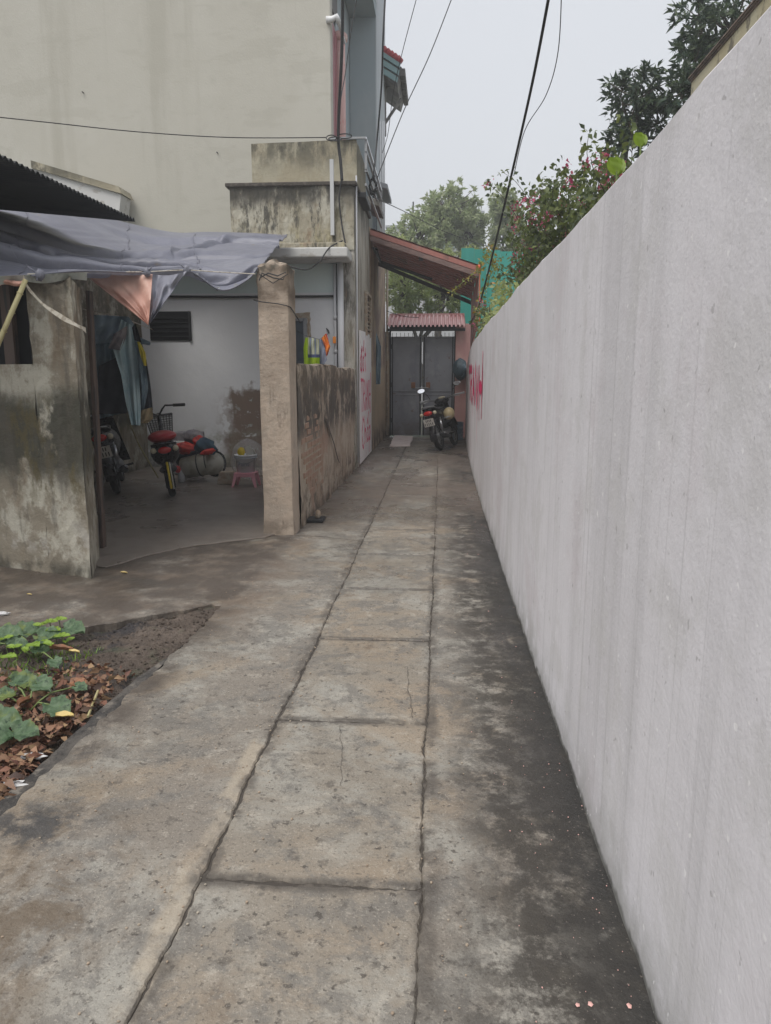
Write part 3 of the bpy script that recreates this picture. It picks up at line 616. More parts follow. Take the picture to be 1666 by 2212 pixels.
# low wall
low = thing('low_wall', 'low brown plastered wall with black streaks and a patch of bare bricks, beside the alley', 'wall', (-1.33, 9.2, 0))
def inpatch(y, z): return ((y-7.72)/.72)**2+((z-.62-(.12*(7.7-y)))/.42)**2
def lowface(u, v):
    y = 6.80+u*4.80; z = -.1+v*1.645
    pk_ = max(0, 1-inpatch(y, z)*.8); x = -1.272+(1-pk_)*(.010*math.sin(y*3.1+z*2)+.007*math.sin(y*11+z*7)+.004*random.uniform(-1, 1))-.012*(v > .985)-.004*pk_
    return Vector((x, y, z+(.015*math.sin(y*2.3)+.01*math.sin(y*7) if v > .9 else 0)))
b = MB(); b.grid(lowface, 110, 40)
b.grid(lambda u, v: Vector((-1.272-.13*v-.012, 6.84+u*4.76, 1.545+.015*math.sin((6.84+u*4.76)*2.3)+.01*math.sin((6.84+u*4.76)*7)+.006*math.sin(v*3)))
       , 110, 2)
b.add([(-1.41, 6.84, -.1), (-1.41, 6.84, 1.545), (-1.41, 11.6, 1.545), (-1.41, 11.6, -.1)], [(0, 1, 2, 3)])
smoothby(b.build('wall_body', 'lowwall', low), 50)
bm0 = None; nb = 0
for r_ in range(16):
    z = .10+r_*.068
    for c_ in range(12):
        y = 6.95+c_*.215+(.107 if r_ % 2 else 0)
        q = inpatch(y+.1, z+.028)
        if q > 1.0 or random.random() < .10+.25*(q > .7): continue
        w_ = .2*random.uniform(.9, 1); h_ = .056*random.uniform(.85, 1.0)
        if bm0 is None:
            bb = MB().box((-.012, -.1, -.028), (.010, .1, .028)); br = bb.build('brick', 'brick', None, bev=.004, seg=1); br.parent = low; bm0 = br
        else:
            br = bm0.copy(); COL.objects.link(br)
        br.location = Vector((-1.2815+random.uniform(-.003, .003), y+.1, z+.03))-low.location; br.scale = (1, w_/.2, h_/.056)
        br.rotation_euler = (random.uniform(-.02, .02), 0, random.uniform(-.02, .02)); nb += 1
# long crack in the plaster
b = MB(); pk = [onx(x, y, -1.2535) for x, y in ((706, 905), (712, 930), (722, 960), (728, 985), (733, 1000))]
for p, q in zip(pk, pk[1:]): b.add([p+Vector((0, .05, 0)), p-Vector((0, .03, 0)), q-Vector((0, .03, 0)), q+Vector((0, .05, 0))], [(0, 1, 2, 3)])
b.build('crack', 'fill', low)
# drain cover stone at the pillar foot
q = gr(690, 1126); t = thing('metal_plate', 'small dark plate with a pale stone on it, at the foot of the pillar', 'plate', (q.x, q.y, 0))
MB().box((q.x-.11, q.y-.10, .004), (q.x+.05, q.y+.10, .035)).build('plate', 'dark_steel', t, bev=.006)
q2 = gr(690, 1128); MB().ell((q2.x-.015, q2.y+.03, .075), (.028, .03, .045), lump=.06, seed=3).build('stone', 'mortar', t, smooth=True)

# ================================================================ OLD ONE-STOREY HOUSE
YF = 11.6
oh = thing('old_house', 'single storey white house with a mouldy stained parapet, behind the courtyard', 'house', (-3, 12.5, 0))
xr = at(741, 800, YF).x
MB().box((-8, YF, -.1), (xr, YF+.2, 3.2)).build('front_wall', 'whouse', oh)
xc = at(772, 800, YF).x
b = MB(); b.box((xr, YF-.05, -.1), (-1.262, YF+.2, ZP-.03)); b.build('corner_column', 'column', oh, bev=.015)
b = MB(); b.box((-1.45, YF+.201, -.1), (-1.255, 13.95, ZP-.03)); b.build('side_wall', 'alleyface', oh)
xl = at(500, 450, YF).x
# parapet: uneven top, its face slightly rough
def par(u, v):
    x = xl+(-1.264-xl)*u; z = 3.30+(ZP-3.30)*v
    return Vector((x, YF-.06+.006*math.sin(x*9+z*5)+.003*random.uniform(-1, 1), z))
b = MB(); b.grid(par, 40, 16); b.box((xl, YF-.045, 3.30), (-1.264, YF+.2, ZP-.005)); b.build('parapet', 'parapet', oh)
b = MB(); z = ZP+.03
b.box((xl-.06, YF-.10, z-.045), (-1.22, 13.9, z+.01)); b.build('roof_slab_edge', 'fill', oh, bev=.012)
b = MB(); b.box((-1.36, 12.0, z-.12), (-1.13, 12.9, z-.03)); b.build('broken_tile_edge', 'dark_steel', oh, bev=.01)
# upper parapet
xu = at(543, 330, 11.95).x; zu = at(660, 308, 11.95).z
def upar(u, v): x = xu+(-1.262-xu)*u; return Vector((x, 11.95+.004*math.sin(x*8), ZP+(zu-ZP+.03*u)*v))
b = MB(); b.grid(upar, 20, 8); b.box((xu, 11.955, ZP), (-1.262, 12.2, zu)); b.box((-1.45, 12.2, ZP), (-1.262, 13.4, zu+.02)); b.build('upper_parapet', 'uparapet', oh)
# canopy slab and beam over the front wall
zc = at(660, 556, 11.0).z
b = MB(); b.box((-5.5, 11.0, zc), (-1.30, YF-.001, zc+.14)); b.build('canopy_slab', 'canopy', oh, bev=.02)
b = MB(); b.box((-5.5, 11.16, zc+.142), (-1.36, YF-.065, zc+.235)); b.build('canopy_kerb', 'parapet', oh, bev=.02)
# louvre opening, door, pipes
def rect(x0, y0, x1, y1, Y): a = at(x0, y0, Y); c = at(x1, y1, Y); return a.x, c.x, c.z, a.z
x0, x1, z0, z1 = rect(326, 676, 412, 733, YF)
w_ = thing('x', None, None) if False else None
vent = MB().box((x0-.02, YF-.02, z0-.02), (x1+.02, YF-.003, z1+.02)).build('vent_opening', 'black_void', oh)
for k in range(5):
    zz = z0+.04+k*(z1-z0-.06)/5; MB().box((x0, YF-.045, zz), (x1, YF-.022, zz+.012)).build('louvre_slat', 'dark_steel', vent)
MB().box((x1-.012, YF-.05, z0-.03), (x1+.012, YF-.021, z1+.02)).build('vent_frame', 'dark_steel', vent)
x0, x1, z0, z1 = rect(615, 688, 663, 900, YF)
dr = MB().box((x0, YF-.02, .02), (x1, YF-.003, z1)).build('doorway', 'far_glass', oh)
b = MB(); b.box((x0, YF-.05, z1-.04), (x1, YF-.021, z1)); b.box((x1-.02, YF-.05, .02), (x1+.03, YF-.021, z1)); b.box((x0+.13, YF-.045, .02), (x0+.17, YF-.021, z1-.04)); b.build('door_frame', 'grey_metal', dr)
b = MB(); pp = jag([(x0-.1, z1+.005), (x1+.035, z1+.005), (x1+.035, .05), (x1+.075, .05), (x1+.085, z1+.09), (x0-.1, z1+.09)], .05, .012)
b.extr([(p.x, YF-.012, p.y) for p in pp][::-1], (0, .006, 0)); b.build('cement_surround', 'mortar', oh)
b = MB(); a = at(300, 640, YF-.04); c = at(722, 640, YF-.04); b.tube([a, (a+c)/2+Vector((0, 0, -.01)), c], .018, 8); b.build('horizontal_pipe', 'dark_steel', oh, smooth=True)
b = MB(); a = at(723, 570, YF-.06); b.tube([a, (a.x, a.y, .02)], .022, 8); b.tube([(a.x, a.y, 2.28), (a.x, a.y, 2.34)], .03, 8); b.tube([(a.x, a.y, 1.78), (a.x, a.y, 1.83)], .03, 8); b.build('conduit', 'pvc', oh, smooth=True)
b = MB(); a = at(727.5, 570, YF-.03); b.tube([a, (a.x, a.y, .02)], .010, 6); b.build('thin_pipe', 'dark_steel', oh)
b = MB(); a = at(735, 566, YF-.09); b.tube([a, (a.x, a.y, .02)], .048, 14); b.build('downpipe', 'pvc', oh, smooth=True)
a = at(723, 730, YF-.10); MB().box((a.x-.025, YF-.12, a.z-.08), (a.x+.02, YF-.085, a.z+.02)).build('pipe_tag', 'orange_cloth', oh)
b = MB(); a = at(718, 345, 11.5); b.box((a.x-.035, 11.47, 3.5), (a.x+.02, 11.52, a.z)); b.build('flat_strip', 'grey_plastic', oh)
b = MB(); a = onx(772, 395, -1.24); b.tube([(-1.235, YF+.02, 4.36), (-1.235, YF+.02, 2.2), (-1.235, YF+.02, .1)], .012, 8); b.build('corner_conduit', 'pvc', oh, smooth=True)
# small concrete grille window in the alley face
y0 = onx(788, 640, -1.25).y; y1 = onx(797, 700, -1.25).y; za = onx(792, 640, -1.25).z; zb = 2.15
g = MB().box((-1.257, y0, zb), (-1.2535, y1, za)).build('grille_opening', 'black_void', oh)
b = MB(); b.box((-1.25, y0-.05, za), (-1.2, y1+.05, za+.05)); b.box((-1.25, y0-.05, zb-.02), (-1.2, y0, za)); b.box((-1.25, y1, zb-.02), (-1.2, y1+.05, za)); b.build('grille_frame', 'mortar', g)
for k in range(9):
    zz = zb+.03+k*(za-zb-.08)/9; MB().box((-1.252, y0, zz), (-1.222, y1, zz+.022)).build('grille_bar', 'mortar', g)
# railing along the roof on the alley side
rl = thing('roof_railing', 'bare silver steel railing running back along the alley edge of the upper parapet', 'railing', (-1.2, 12, 4.9))
za = at(792, 298, 11.95).z; xa = at(790, 298, 11.95).x
for k, zz in enumerate((za, za-.17, za-.42, za-.66)):
    b = MB(); b.box((xa-.015, 11.95, zz-.018), (xa+.015, 15.2, zz+.018)); b.build('rail', 'grey_metal' if k else 'chrome', rl)
b = MB(); a = at(712, 299, 11.93); b.box((a.x, 11.92, a.z-.015), (xa, 11.95, a.z+.015)); b.build('rail', 'grey_metal', rl)
for yy in (11.97, 13.4, 15.1):
    MB().box((xa-.018, yy, 4.5), (xa+.018, yy+.035, za)).build('post', 'grey_metal', rl)

# ================================================================ TALL BUILDING
tb = thing('tall_house', 'tall house with blank beige side wall and blue grey balcony bay above the alley', 'house', (-6, 15, 0))
YB = 13.42; xe = at(716, 200, YB).x
b = MB(); b.box((-16, YB, 0), (xe, YB+.25, 14)); b.build('side_wall', 'beige', tb, bev=.02)
b = MB(); b.box((-16, YB+.251, 0), (xe-.1, 20, 13.9)); b.build('inner_wall', 'bluegrey', tb)
MB().box((xe-.09, 17.0, 2.5), (-1.385, 19.6, 14)).build('rear_bay_wall', 'bluegrey', tb)
MB().box((-1.384, 17.0, 2.5), (-1.36, 19.6, 14)).build('alley_face', 'paleblue', tb)
zs = at(805, 37, 17).z
MB().box((xe-.09, YB+.03, zs), (-1.37, 16.995, zs+.25)).build('balcony_soffit', 'bluegrey', tb)
MB().box((xe-.09, YB, zs+.25), (-1.36, 17, 14)).build('upper_storey', 'paleblue', tb)
b = MB(); b.tube([(xe-.035, 14.85, 4), (xe-.035, 14.85, at(738, 92, 14.85).z), ], .105, 16); b.lathe([(.11, 0), (.15, .03), (.15, .12), (.11, .16)], 16, Matrix.Translation((xe-.035, 14.85, at(738, 92, 14.85).z))); b.build('round_column', 'pinkcol', tb, smooth=True)
za = onx(718, 150, xe).z
d = MB().box((xe-.1, 13.72, 4.2), (xe-.085, 14.75, 7.6)).build('balcony_door', 'redpaint', tb)
for k in range(3): MB().box((xe-.083, 13.78+k*.32, 4.3), (xe-.06, 14.04+k*.32, 7.5)).build('shutter', 'redpaint', d)
b = MB(); b.add([(xe-.08, 13.7, 8.2), (xe-.08, 14.8, 8.2), (xe-.05, 14.8, 7.7), (xe-.05, 13.7, 7.7)], [(0, 1, 2, 3)]); b.box((xe-.1, 13.7, 7.8), (xe-.06, 14.8, 8.3)); b.build('transom', 'eave_grey', d)
b = MB(); p1 = at(718, 42, 13.38); p2 = at(727, 36, 13.38); p3 = at(732, 48, 13.4); p4 = at(744, 92, 14.5)
b.tube([p1-Vector((.1, 0, 0)), p1, p2, p3], .05, 10); b.tube([p3, p4], .03, 8); b.build('drain_pipe', 'white_plastic', tb, smooth=True)
for (px, w2) in ((820, .02), (824.5, .03), (829, .02)):
    yy = onx(px, 350, -1.35).y; zt = onx(px, 262, -1.35).z; zb = onx(px, 392, -1.35).z
    MB().tube([(-1.335, yy, zt), (-1.335, yy, zb-2)], w2, 8).build('wall_pipe', 'white_plastic', tb, smooth=True)
def hood(px0, px1, py, Y, dep, xin, xout):
    t = at(px0, py, Y); return t
# two concrete window hoods
for (Y0, Y1, xi, xo, py, pxx) in ((16.6, 18.0, -1.36, -1.10, 395, 838), (14.0, 15.1, -1.3, -1.08, 430, 822)):
    zt = at(pxx, py, Y0).z; b = MB()
    b.extr([(xi, Y0, zt+.06), (xi, Y0, zt-.06), (xo, Y0, zt-.12), (xo, Y0, zt-.02)], (0, Y1-Y0, 0)); b.build('window_hood', 'eave_grey' if Y0 < 15 else 'far_grey', tb, bev=.01)
    MB().box((xi-.002, Y0+.2, zt-1.2), (xi+.02, Y1-.2, zt-.15)).build('window', 'far_glass', tb)
# side wall continuing along the alley below
sw = thing('ochre_wall', 'plain ochre house wall along the left of the alley, its upper part coloured brown for the shade under the maroon awning', 'wall', (-1.3, 16, 0))
MB().box((-1.5, 13.955, -.1), (-1.253, 18.15, 4.1)).build('wall_body', 'ochre', sw)
yy = onx(835, 800, -1.24).y
MB().tube([(-1.2, 18.0, 4.05), (-1.2, 18.0, .05)], .028, 8).build('pipe', 'mortar', sw, smooth=True)
for (x_, y_) in ((470, 330), (180, 200)):
    q = at(x_, y_, YB-.01); MB().tube([(q.x, YB, q.z), (q.x, YB-.05, q.z)], .010, 6).build('wall_pin', 'dark_steel', tb)
# neighbour's eave
ev = thing('eave', 'tiled roof eave with red ridge tiles and teal gable boards jutting out above the alley', 'roof', (-1.2, 18, 9))
A = at(812, 96, 19.0); Bp = at(866, 132, 19.0); dn = at(812, 118, 19.0); dn2 = at(864, 152, 19.0); dn3 = at(812, 150, 19.0); dn4 = at(858, 178, 19.0)
A.x = min(A.x, -1.5); n_ = 7
for k in range(n_):
    p = A.lerp(Bp, k/n_); q = A.lerp(Bp, (k+1.15)/n_); MB().tube([p+Vector((0, .05, .03)), q+Vector((0, .05, 0))], [.085, .07], 10).build('ridge_tile', 'tile', ev, smooth=True)
for k in range(3):
    a = A.lerp(dn3, k/3+.06); c = Bp.lerp(dn4, k/3+.06); a2 = A.lerp(dn3, (k+.9)/3); c2 = Bp.lerp(dn4, (k+.9)/3)
    MB().extr([a2+Vector((0, .02*k, 0)), c2+Vector((0, .02*k, 0)), c+Vector((0, .02*k, 0)), a+Vector((0, .02*k, 0))], (0, .06, 0)).build('gable_board', 'eave_teal', ev)
q0 = Bp+Vector((0, .08, -.1)); b = MB()
b.extr([A+Vector((0, .1, -.12)), A+Vector((0, .1, -.5)), dn4+Vector((0, .05, -.02)), q0+Vector((.02, 0, 0))], (0, 1.9, 0)); b.build('eave_soffit', 'eave_grey', ev)
for k in range(9):
    y = q0.y+.05+k*.22; MB().box((Bp.x-.02, y, Bp.z-.28+.02*(k % 2)), (Bp.x+.10, y+.19, Bp.z-.10)).build('eave_tile', 'eave_grey', ev, bev=.02)
b = MB(); p = at(826, 180, 19.6); b.tube([p, p+Vector((.0, 0, -1.2))], .10, 8); b.tube([p+Vector((0, 0, -1.0)), p+Vector((.45, .2, -.3))], .04, 6); b.tube([p+Vector((-.05, 0, -.4)), p+Vector((.1, 0, -.1)), p+Vector((.42, .1, .1))], .035, 6)
b.build('bracket', 'eave_grey', ev)

# ================================================================ CORRUGATED SHED ROOF (left), white ledge behind
sh = thing('shed_roof', 'dark corrugated sheet roof edge sticking out above the tarpaulin at upper left', 'roof', (-4, 6, 2.9))
a = onx(0, 334, -2.95); c = onx(292, 474, -2.95)
def corr(z0, dz):
    def f(u, v):
        y = a.y-1.4+(c.y-a.y+1.4)*u; zt = a.z+(c.z-a.z)*((y-a.y)/(c.y-a.y)); return Vector((-2.95-3.6*v, y, zt+.35*v+.011*math.sin(y*2*math.pi/.07)+dz))
    return f
b = MB(); b.grid(corr(0, 0), 300, 1); b.grid(lambda u, v: corr(0, -.012)(u, 1-v), 300, 1); b.build('roof_sheet', 'darkroof', sh, smooth=True)
wb = thing('shed_side_wall', 'dark far side wall of the covered courtyard behind the hanging raincoats', 'wall', (-4.6, 8.5, 0))
MB().box((-4.75, 6.3, 0), (-4.6, 11.55, 3.1)).build('wall_body', 'leftwall', wb)
lg = thing('roof_ledge', 'small white painted roof parapet with a mossy sloping top edge, above the dark corrugated roof', 'parapet', (-5, 12.8, 4))
P = [at(70, 348, 12.9), at(258, 404, 12.9), at(262, 420, 12.9), at(256, 470, 12.9), at(60, 470, 12.9)]
MB().extr([P[4], P[3], P[2], P[0]-Vector((0, 0, .1))], (0, .4, 0)).build('wall_body', 'canopy', lg)
MB().extr([P[0]-Vector((0, .05, .12)), P[2]-Vector((-.03, .05, 0)), P[1]-Vector((0, .05, 0)), P[0]-Vector((0, .05, 0))], (0, .5, 0)).build('coping', 'uparapet', lg)

# ================================================================ TARPAULIN
tp = thing('tarpaulin', 'large grey blue tarpaulin with a pink underside stretched over the courtyard entrance', 'tarpaulin', (-3, 7.5, 2.4))
rows = [  # (image x, image y, depth) from the rear edge to the front edge
 [(-260, 380, 7.5), (-60, 418, 7.8), (90, 440, 8.3), (200, 462, 9.2), (300, 487, 10.2), (380, 502, 10.6), (450, 501, 10.8), (540, 503, 10.95), (622, 508, 11.0)],
 [(-260, 440, 6.6), (-60, 470, 6.8), (90, 490, 7.2), (200, 516, 7.8), (300, 531, 8.5), (380, 528, 8.9), (450, 522, 9.3), (530, 522, 9.5), (606, 526, 9.6)],
 [(-260, 500, 5.8), (-60, 510, 6.0), (90, 545, 6.3), (200, 558, 6.8), (300, 558, 7.3), (385, 552, 7.6), (455, 548, 7.9), (525, 546, 8.1), (586, 548, 8.2)],
 [(-260, 560, 5.2), (-60, 560, 5.3), (90, 572, 5.5), (200, 574, 5.9), (300, 582, 6.3), (390, 576, 6.6), (460, 580, 6.8), (520, 578, 6.9), (570, 570, 7.0)],
 [(-260, 600, 4.75), (-60, 606, 4.8), (60, 596, 4.86), (185, 586, 5.3), (316, 590, 6.0), (404, 584, 6.2), (478, 628, 6.4), (534, 606, 6.45), (556, 580, 6.5)],
]
RW = [[at(*p) for p in r_] for r_ in rows]
def cr(P, t):
    n = len(P)-1; i = min(int(t*n), n-1); f = t*n-i; p0 = P[max(i-1, 0)]; p1 = P[i]; p2 = P[i+1]; p3 = P[min(i+2, n)]
    return ((p1*2)+(p2-p0)*f+(p0*2-p1*5+p2*4-p3)*f*f+(p1*3-p0-p2*3+p3)*f*f*f)*.5
def tarp(u, v):
    q = cr([cr(r_, u) for r_ in RW], v)
    e = math.sin(math.pi*min(max(v, 0), 1))
    def ridge(x, c0, w): return math.exp(-((x-c0)/w)**2)
    # long folds running between the tie points
    for c0, w, A in ((.30+.20*u-.25*(u-.5)**2, .030, .09*(1-ridge(u, .95, .25))), (.80-.50*(.52-u) if u < .52 else .80+.2*(u-.52), .034, .13*min(1, 1.25-u)),
                     (.60-.55*(.5-u), .026, .09*(1 if u < .6 else max(0, (.8-u)*5))), (.13+.22*(u-.45), .022, .07*min(1, max(0, (u-.35)*5))), (.04+.95*(1-u), .020, .05*(u > .62)), (.42+.1*u+.05*math.sin(u*9), .014, .028), (.90-.3*(u-.6)**2, .016, .03*(u > .3))):
        t = (v-c0)/w
        if abs(t) < 5:
            q.y -= 1.9*A*math.exp(-((t+.5)/.9)**2)*e**.5; q.z += (.55*A*math.exp(-((t+.9)/1.1)**2)-.8*A*math.exp(-((t-.7)/.7)**2))*e**.5
    q.z += (.010*math.sin(u*40+v*9)*v*v+.008*math.sin(u*17-v*23)+.006*math.sin(u*63+5*math.sin(v*31)))*e-.05*e*math.sin(math.pi*u)
    return q
b = MB(); b.grid(tarp, 260, 240)
o = b.build('sheet', 'tarp', tp, smooth=True)
for us in (.22, .47, .70):
    for vv in (0, .012):
        pass
    b = MB(); P_ = [tarp(us+.002*math.sin(k), .04+.93*k/60)+Vector((0, -.004, .006)) for k in range(61)]; b.tube(P_, .005, 5); b.build('seam', 'tarp', tp, smooth=True)
b = MB(); P_ = [tarp(k/90, .992)+Vector((0, -.006, .002)) for k in range(91)]; b.tube(P_, .007, 6); b.build('hem', 'tarp', tp, smooth=True)
b = MB(); P_ = [tarp(.997, k/40)+Vector((0, -.003, .003)) for k in range(41)]; b.tube(P_, .007, 6); b.build('hem', 'tarp', tp, smooth=True)
for us in (.66, .74, .82, .90, .97):
    q_ = tarp(us, .972); MB().lathe([(.008, 0), (.017, .003), (.019, 0), (.017, -.003)], 12, Matrix.Translation(q_+Vector((0, -.012, 0))) @ Matrix.Rotation(R(70), 4, 'X'), close=True).build('eyelet', 'grey_metal', tp)
# hanging flap: pink lining on the left, grey outside on the right
def flap(P0, P1, P2, Y0, amp, seed, nf):
    ph = random.Random(seed).uniform(0, 6)
    def f(u, v):      # u along the rope, v down towards the tip
        a_ = Vector(P0[:2]).lerp(Vector(P1[:2]), u); x = a_.x+(P2[0]-a_.x)*v; y = a_.y+(P2[1]-a_.y)*v+(6*math.sin(math.pi*u)*(1-v))
        dY = amp*math.sin(u*nf+v*2.5+ph)*(1-v*.7)+amp*.5*math.sin(u*nf*2.1-v*6+ph*2)+amp*.5*math.sin(v*13+u*5)
        return at(x, y, Y0+dY-.25*math.sin(v*math.pi*.5))
    return f
b = MB(); b.grid(flap((172, 584), (330, 592), (321, 703), 5.95, .035, 1, 9), 50, 40); b.build('pink_flap', 'tarppink', tp, smooth=True)
b = MB(); b.grid(flap((328, 592), (404, 585), (321, 704), 6.0, .035, 2, 8), 30, 40); b.build('grey_flap', 'tarp', tp, smooth=True)
b = MB(); b.grid(lambda u, v: at(-40+u*92, 603+v*(22-12*u)+4*math.sin(u*9), 4.8-.05*math.sin(v*3)+.02*math.sin(u*20)), 24, 6); b.build('pink_flap', 'tarppink', tp, smooth=True)
b = MB(); b.grid(lambda u, v: at(-40+u*228, 598-10*u+v*(17+3*math.sin(u*13)), 4.72+.03*math.sin(u*25)+.04*v+(.35*u*u)), 40, 6); b.build('loose_edge', 'sheetgreen', tp, smooth=True)
for (x, y, Y) in ((318, 588, 5.95), (404, 583, 6.15), (86, 594, 4.85)):
    p = at(x, y, Y-.05); b = MB(); b.ell(p, (.03, .03, .035), lump=.25, seed=int(x)); 
    for k in range(5): b.tube([p, p+Vector((random.uniform(-.07, .07), -.03, random.uniform(-.05, .06)))], [.010, .003], 5)
    b.build('tied_knot', 'tarp', tp, smooth=True)
b = MB(); P = [at(60, 592, 4.8), at(200, 588, 5.5), at(318, 587, 5.95), at(404, 583, 6.15), at(480, 588, 6.3), at(552, 592, 6.45)]; b.tube(P, .004, 5)
tag(b.build('rope', 'web'), 'thin rope along the front edge of the tarpaulin from the left wall to the pillar', 'rope')
# bamboo prop, webbing strap
b = MB(); P = [at(-40, 830, 4.6), at(8, 715, 4.65), at(56, 604, 4.72)]; b.tube(P, .016, 8)
for k in range(5): q = P[0].lerp(P[2], .15+k*.18); b.tube([q-(P[2]-P[0])*.006, q+(P[2]-P[0])*.006], .020, 8)
tag(b.build('bamboo_pole', 'bamboo', smooth=True), 'thin yellow green bamboo pole leaning in front of the dark window opening', 'pole')
b = MB(); Q = [at(x, y, Y) for x, y, Y in ((50, 598, 4.72), (66, 628, 4.8), (100, 662, 4.78), (140, 688, 4.8), (172, 705, 4.83), (186, 713, 4.95))]
def strap(u, v): p = cr(Q, u); return p+Vector((0, .004*math.sin(u*30), -.026*(v-.5)*(1+.3*math.sin(u*14))))
b.grid(strap, 40, 2); b.grid(lambda u, v: strap(1-u, v)+Vector((.004, -.006, -.004)), 40, 2)
tag(b.build('webbing_strap', 'web', smooth=True), 'off white webbing strap sagging across the top of the mouldy left wall', 'strap')

# ================================================================ AWNING over the alley
aw = thing('awning', 'maroon corrugated metal awning sloping down across the alley from the left building', 'awning', (-.3, 14.8, 3.6))
n0 = at(800, 499, 13.9); n1 = at(1034, 578, 13.9); f0 = at(812, 560, 16.0); f1 = at(1018, 646, 16.0)
def awn(off):
    def f(u, v):
        p = n0.lerp(n1, u).lerp(f0.lerp(f1, u), v); k = v*13
        return p+Vector((0, 0, .050*(1 if (k % 1) < .38 else 0)+off))
    return f
b = MB(); b.grid(awn(0), 2, 110); b.grid(lambda u, v: awn(-.006)(1-u, v), 2, 110); b.build('roof_sheet', 'maroon', aw)
for k in range(2):
    dz = Vector((0, -.015-.02*k, .02-.10*k)); w_ = Vector((0, 0, -.085))
    MB().extr([n0+dz, n0+dz+w_, n1+dz+w_, n1+dz], (0, .014, 0)).build('fascia', 'fascia' if k else 'maroon', aw)
dz = Vector((0, 0, -.03)); MB().extr([f0+dz, f0+dz+Vector((0, 0, -.08)), f1+dz+Vector((0, 0, -.08)), f1+dz], (0, .05, 0)).build('purlin', 'dark_steel', aw)
m0 = at(822, 566, 15.2); m1 = at(934, 604, 15.2); MB().tube([n0.lerp(f0, .5)+Vector((.05, 0, -.05)), m0, m1], .03, 8).build('brace', 'dark_steel', aw)
MB().tube([at(806, 535, 13.95), m0], .02, 6).build('brace', 'dark_steel', aw)
q = n0.lerp(n1, .47)+Vector((0, .05, -.17)); MB().box((q.x-.04, q.y, q.z-.03), (q.x+.04, q.y+.05, q.z+.05)).build('bracket', 'dark_steel', aw)
# drop panel on the right side
for k in range(7):
    a_ = n1.lerp(f1, k/7); c_ = n1.lerp(f1, (k+.93)/7); L = 1.05; dx = Vector((.01*(k % 2), 0, 0))
    MB().extr([a_+dx, a_+dx-Vector((0, 0, L)), c_+dx-Vector((0, 0, L*.95)), c_+dx], (.012, 0, 0)).build('side_panel', 'maroon', aw)
MB().tube([n1+Vector((.02, -.02, .0)), n1+Vector((.04, -.02, -1.0))], .010, 6).build('edge_trim', 'orange_paint', aw)
q = at(1035, 577, 13.8); MB().ell(q, (.04, .04, .045)).build('end_cap', 'orange_paint', aw, smooth=True)

# ================================================================ GATE at the end
gt = thing('gateway', 'grey double steel gate under a small pink corrugated roof at the alley end', 'gate', (-.3, 18.2, 0))
GY = 18.2; xL = at(845, 830, GY).x; xR = at(980, 830, GY).x; xm = at(912, 830, GY).x; zt = at(900, 727, GY).z
MB().box((xR+.03, GY-.12, -.05), (at(1010, 800, GY).x+.15, GY+.15, at(990, 700, GY).z)).build('pink_pillar', 'pinkgate', gt, bev=.01)
MB().box((-1.25, GY-.08, -.05), (xL-.04, GY+.12, 2.5)).build('left_pillar', 'ochre', gt)
for (xa, xb) in ((xL, xm-.012), (xm+.012, xR)):
    lf = MB().box((xa, GY, .03), (xb, GY+.03, zt)).build('door_leaf', 'gate', gt)
    w2 = xb-xa
    for (za_, zb_) in ((.12, 1.0), (1.12, zt-.08)):
        MB().box((xa+.07, GY-.008, za_), (xb-.07, GY-.0005, zb_)).build('panel', 'gate', lf)
        for zz_ in (za_-.03, zb_+.002): MB().box((xa+.05, GY-.02, zz_), (xb-.05, GY-.001, zz_+.028)).build('panel_trim', 'gate', lf, bev=.004)
    for xx in (xa+.02, xb-.045): MB().box((xx, GY-.022, .04), (xx+.028, GY-.001, zt-.01)).build('stile', 'dark_steel', lf, bev=.004)
for px in (893, 925): q = at(px, 832, GY-.03); MB().box((q.x-.05, GY-.05, q.z-.07), (q.x+.05, GY-.022, q.z+.07)).build('lock_plate', 'brown_leaf', gt, bev=.006)
for xx in (xL+.005, xR-.03):
    for zz in (.35, 1.2, 2.1): MB().tube([(xx, GY-.03, zz), (xx, GY-.03, zz+.11)], .014, 8).build('hinge', 'dark_steel', gt)
MB().tube([(xm-.16, GY-.05, 1.18), (xm+.16, GY-.05, 1.18)], .011, 8).build('bolt', 'grey_metal', gt)
MB().box((xm-.028, GY-.075, 1.07), (xm+.028, GY-.05, 1.14)).build('padlock', 'chrome', gt, bev=.008)
b = MB(); b.box((xL-.04, GY-.02, .02), (xL-.002, GY+.05, 2.6)); b.box((xR+.002, GY-.02, .02), (xR+.03, GY+.05, 2.6)); b.box((xL-.04, GY-.03, 2.56), (xR+.28, GY+.06, 2.66)); b.build('frame', 'dark_steel', gt)
for k in range(16): xx = xL+.03+k*(xR-xL-.06)/15; MB().tube([(xx, GY+.015, zt), (xx, GY+.015, zt+.09)], .006, 5).build('spike', 'dark_steel', gt)
r0 = at(836, 706, 17.75); r1 = at(1006, 706, 17.75); zb = at(836, 684, 18.7).z
def gr_(off):
    def f(u, v):
        x = r0.x+(r1.x-r0.x)*u; k = (u*19) % 1
        return Vector((x, 17.75+.95*v, r0.z+(zb-r0.z)*v+(.045 if k < .45 else 0)+off))
    return f
b = MB(); b.grid(gr_(0), 19*8, 1); b.grid(lambda u, v: gr_(-.006)(1-u, v), 19*8, 1); b.build('corrugated_roof', 'pinksheet', gt)
MB().box((r0.x, 18.68, zb-.02), (r1.x, 18.76, zb+.07)).build('ridge_cap', 'pinksheet', gt)
MB().box((r0.x, 17.9, r0.z-.09), (r1.x, 17.95, r0.z-.03)).build('batten', 'dark_steel', gt)
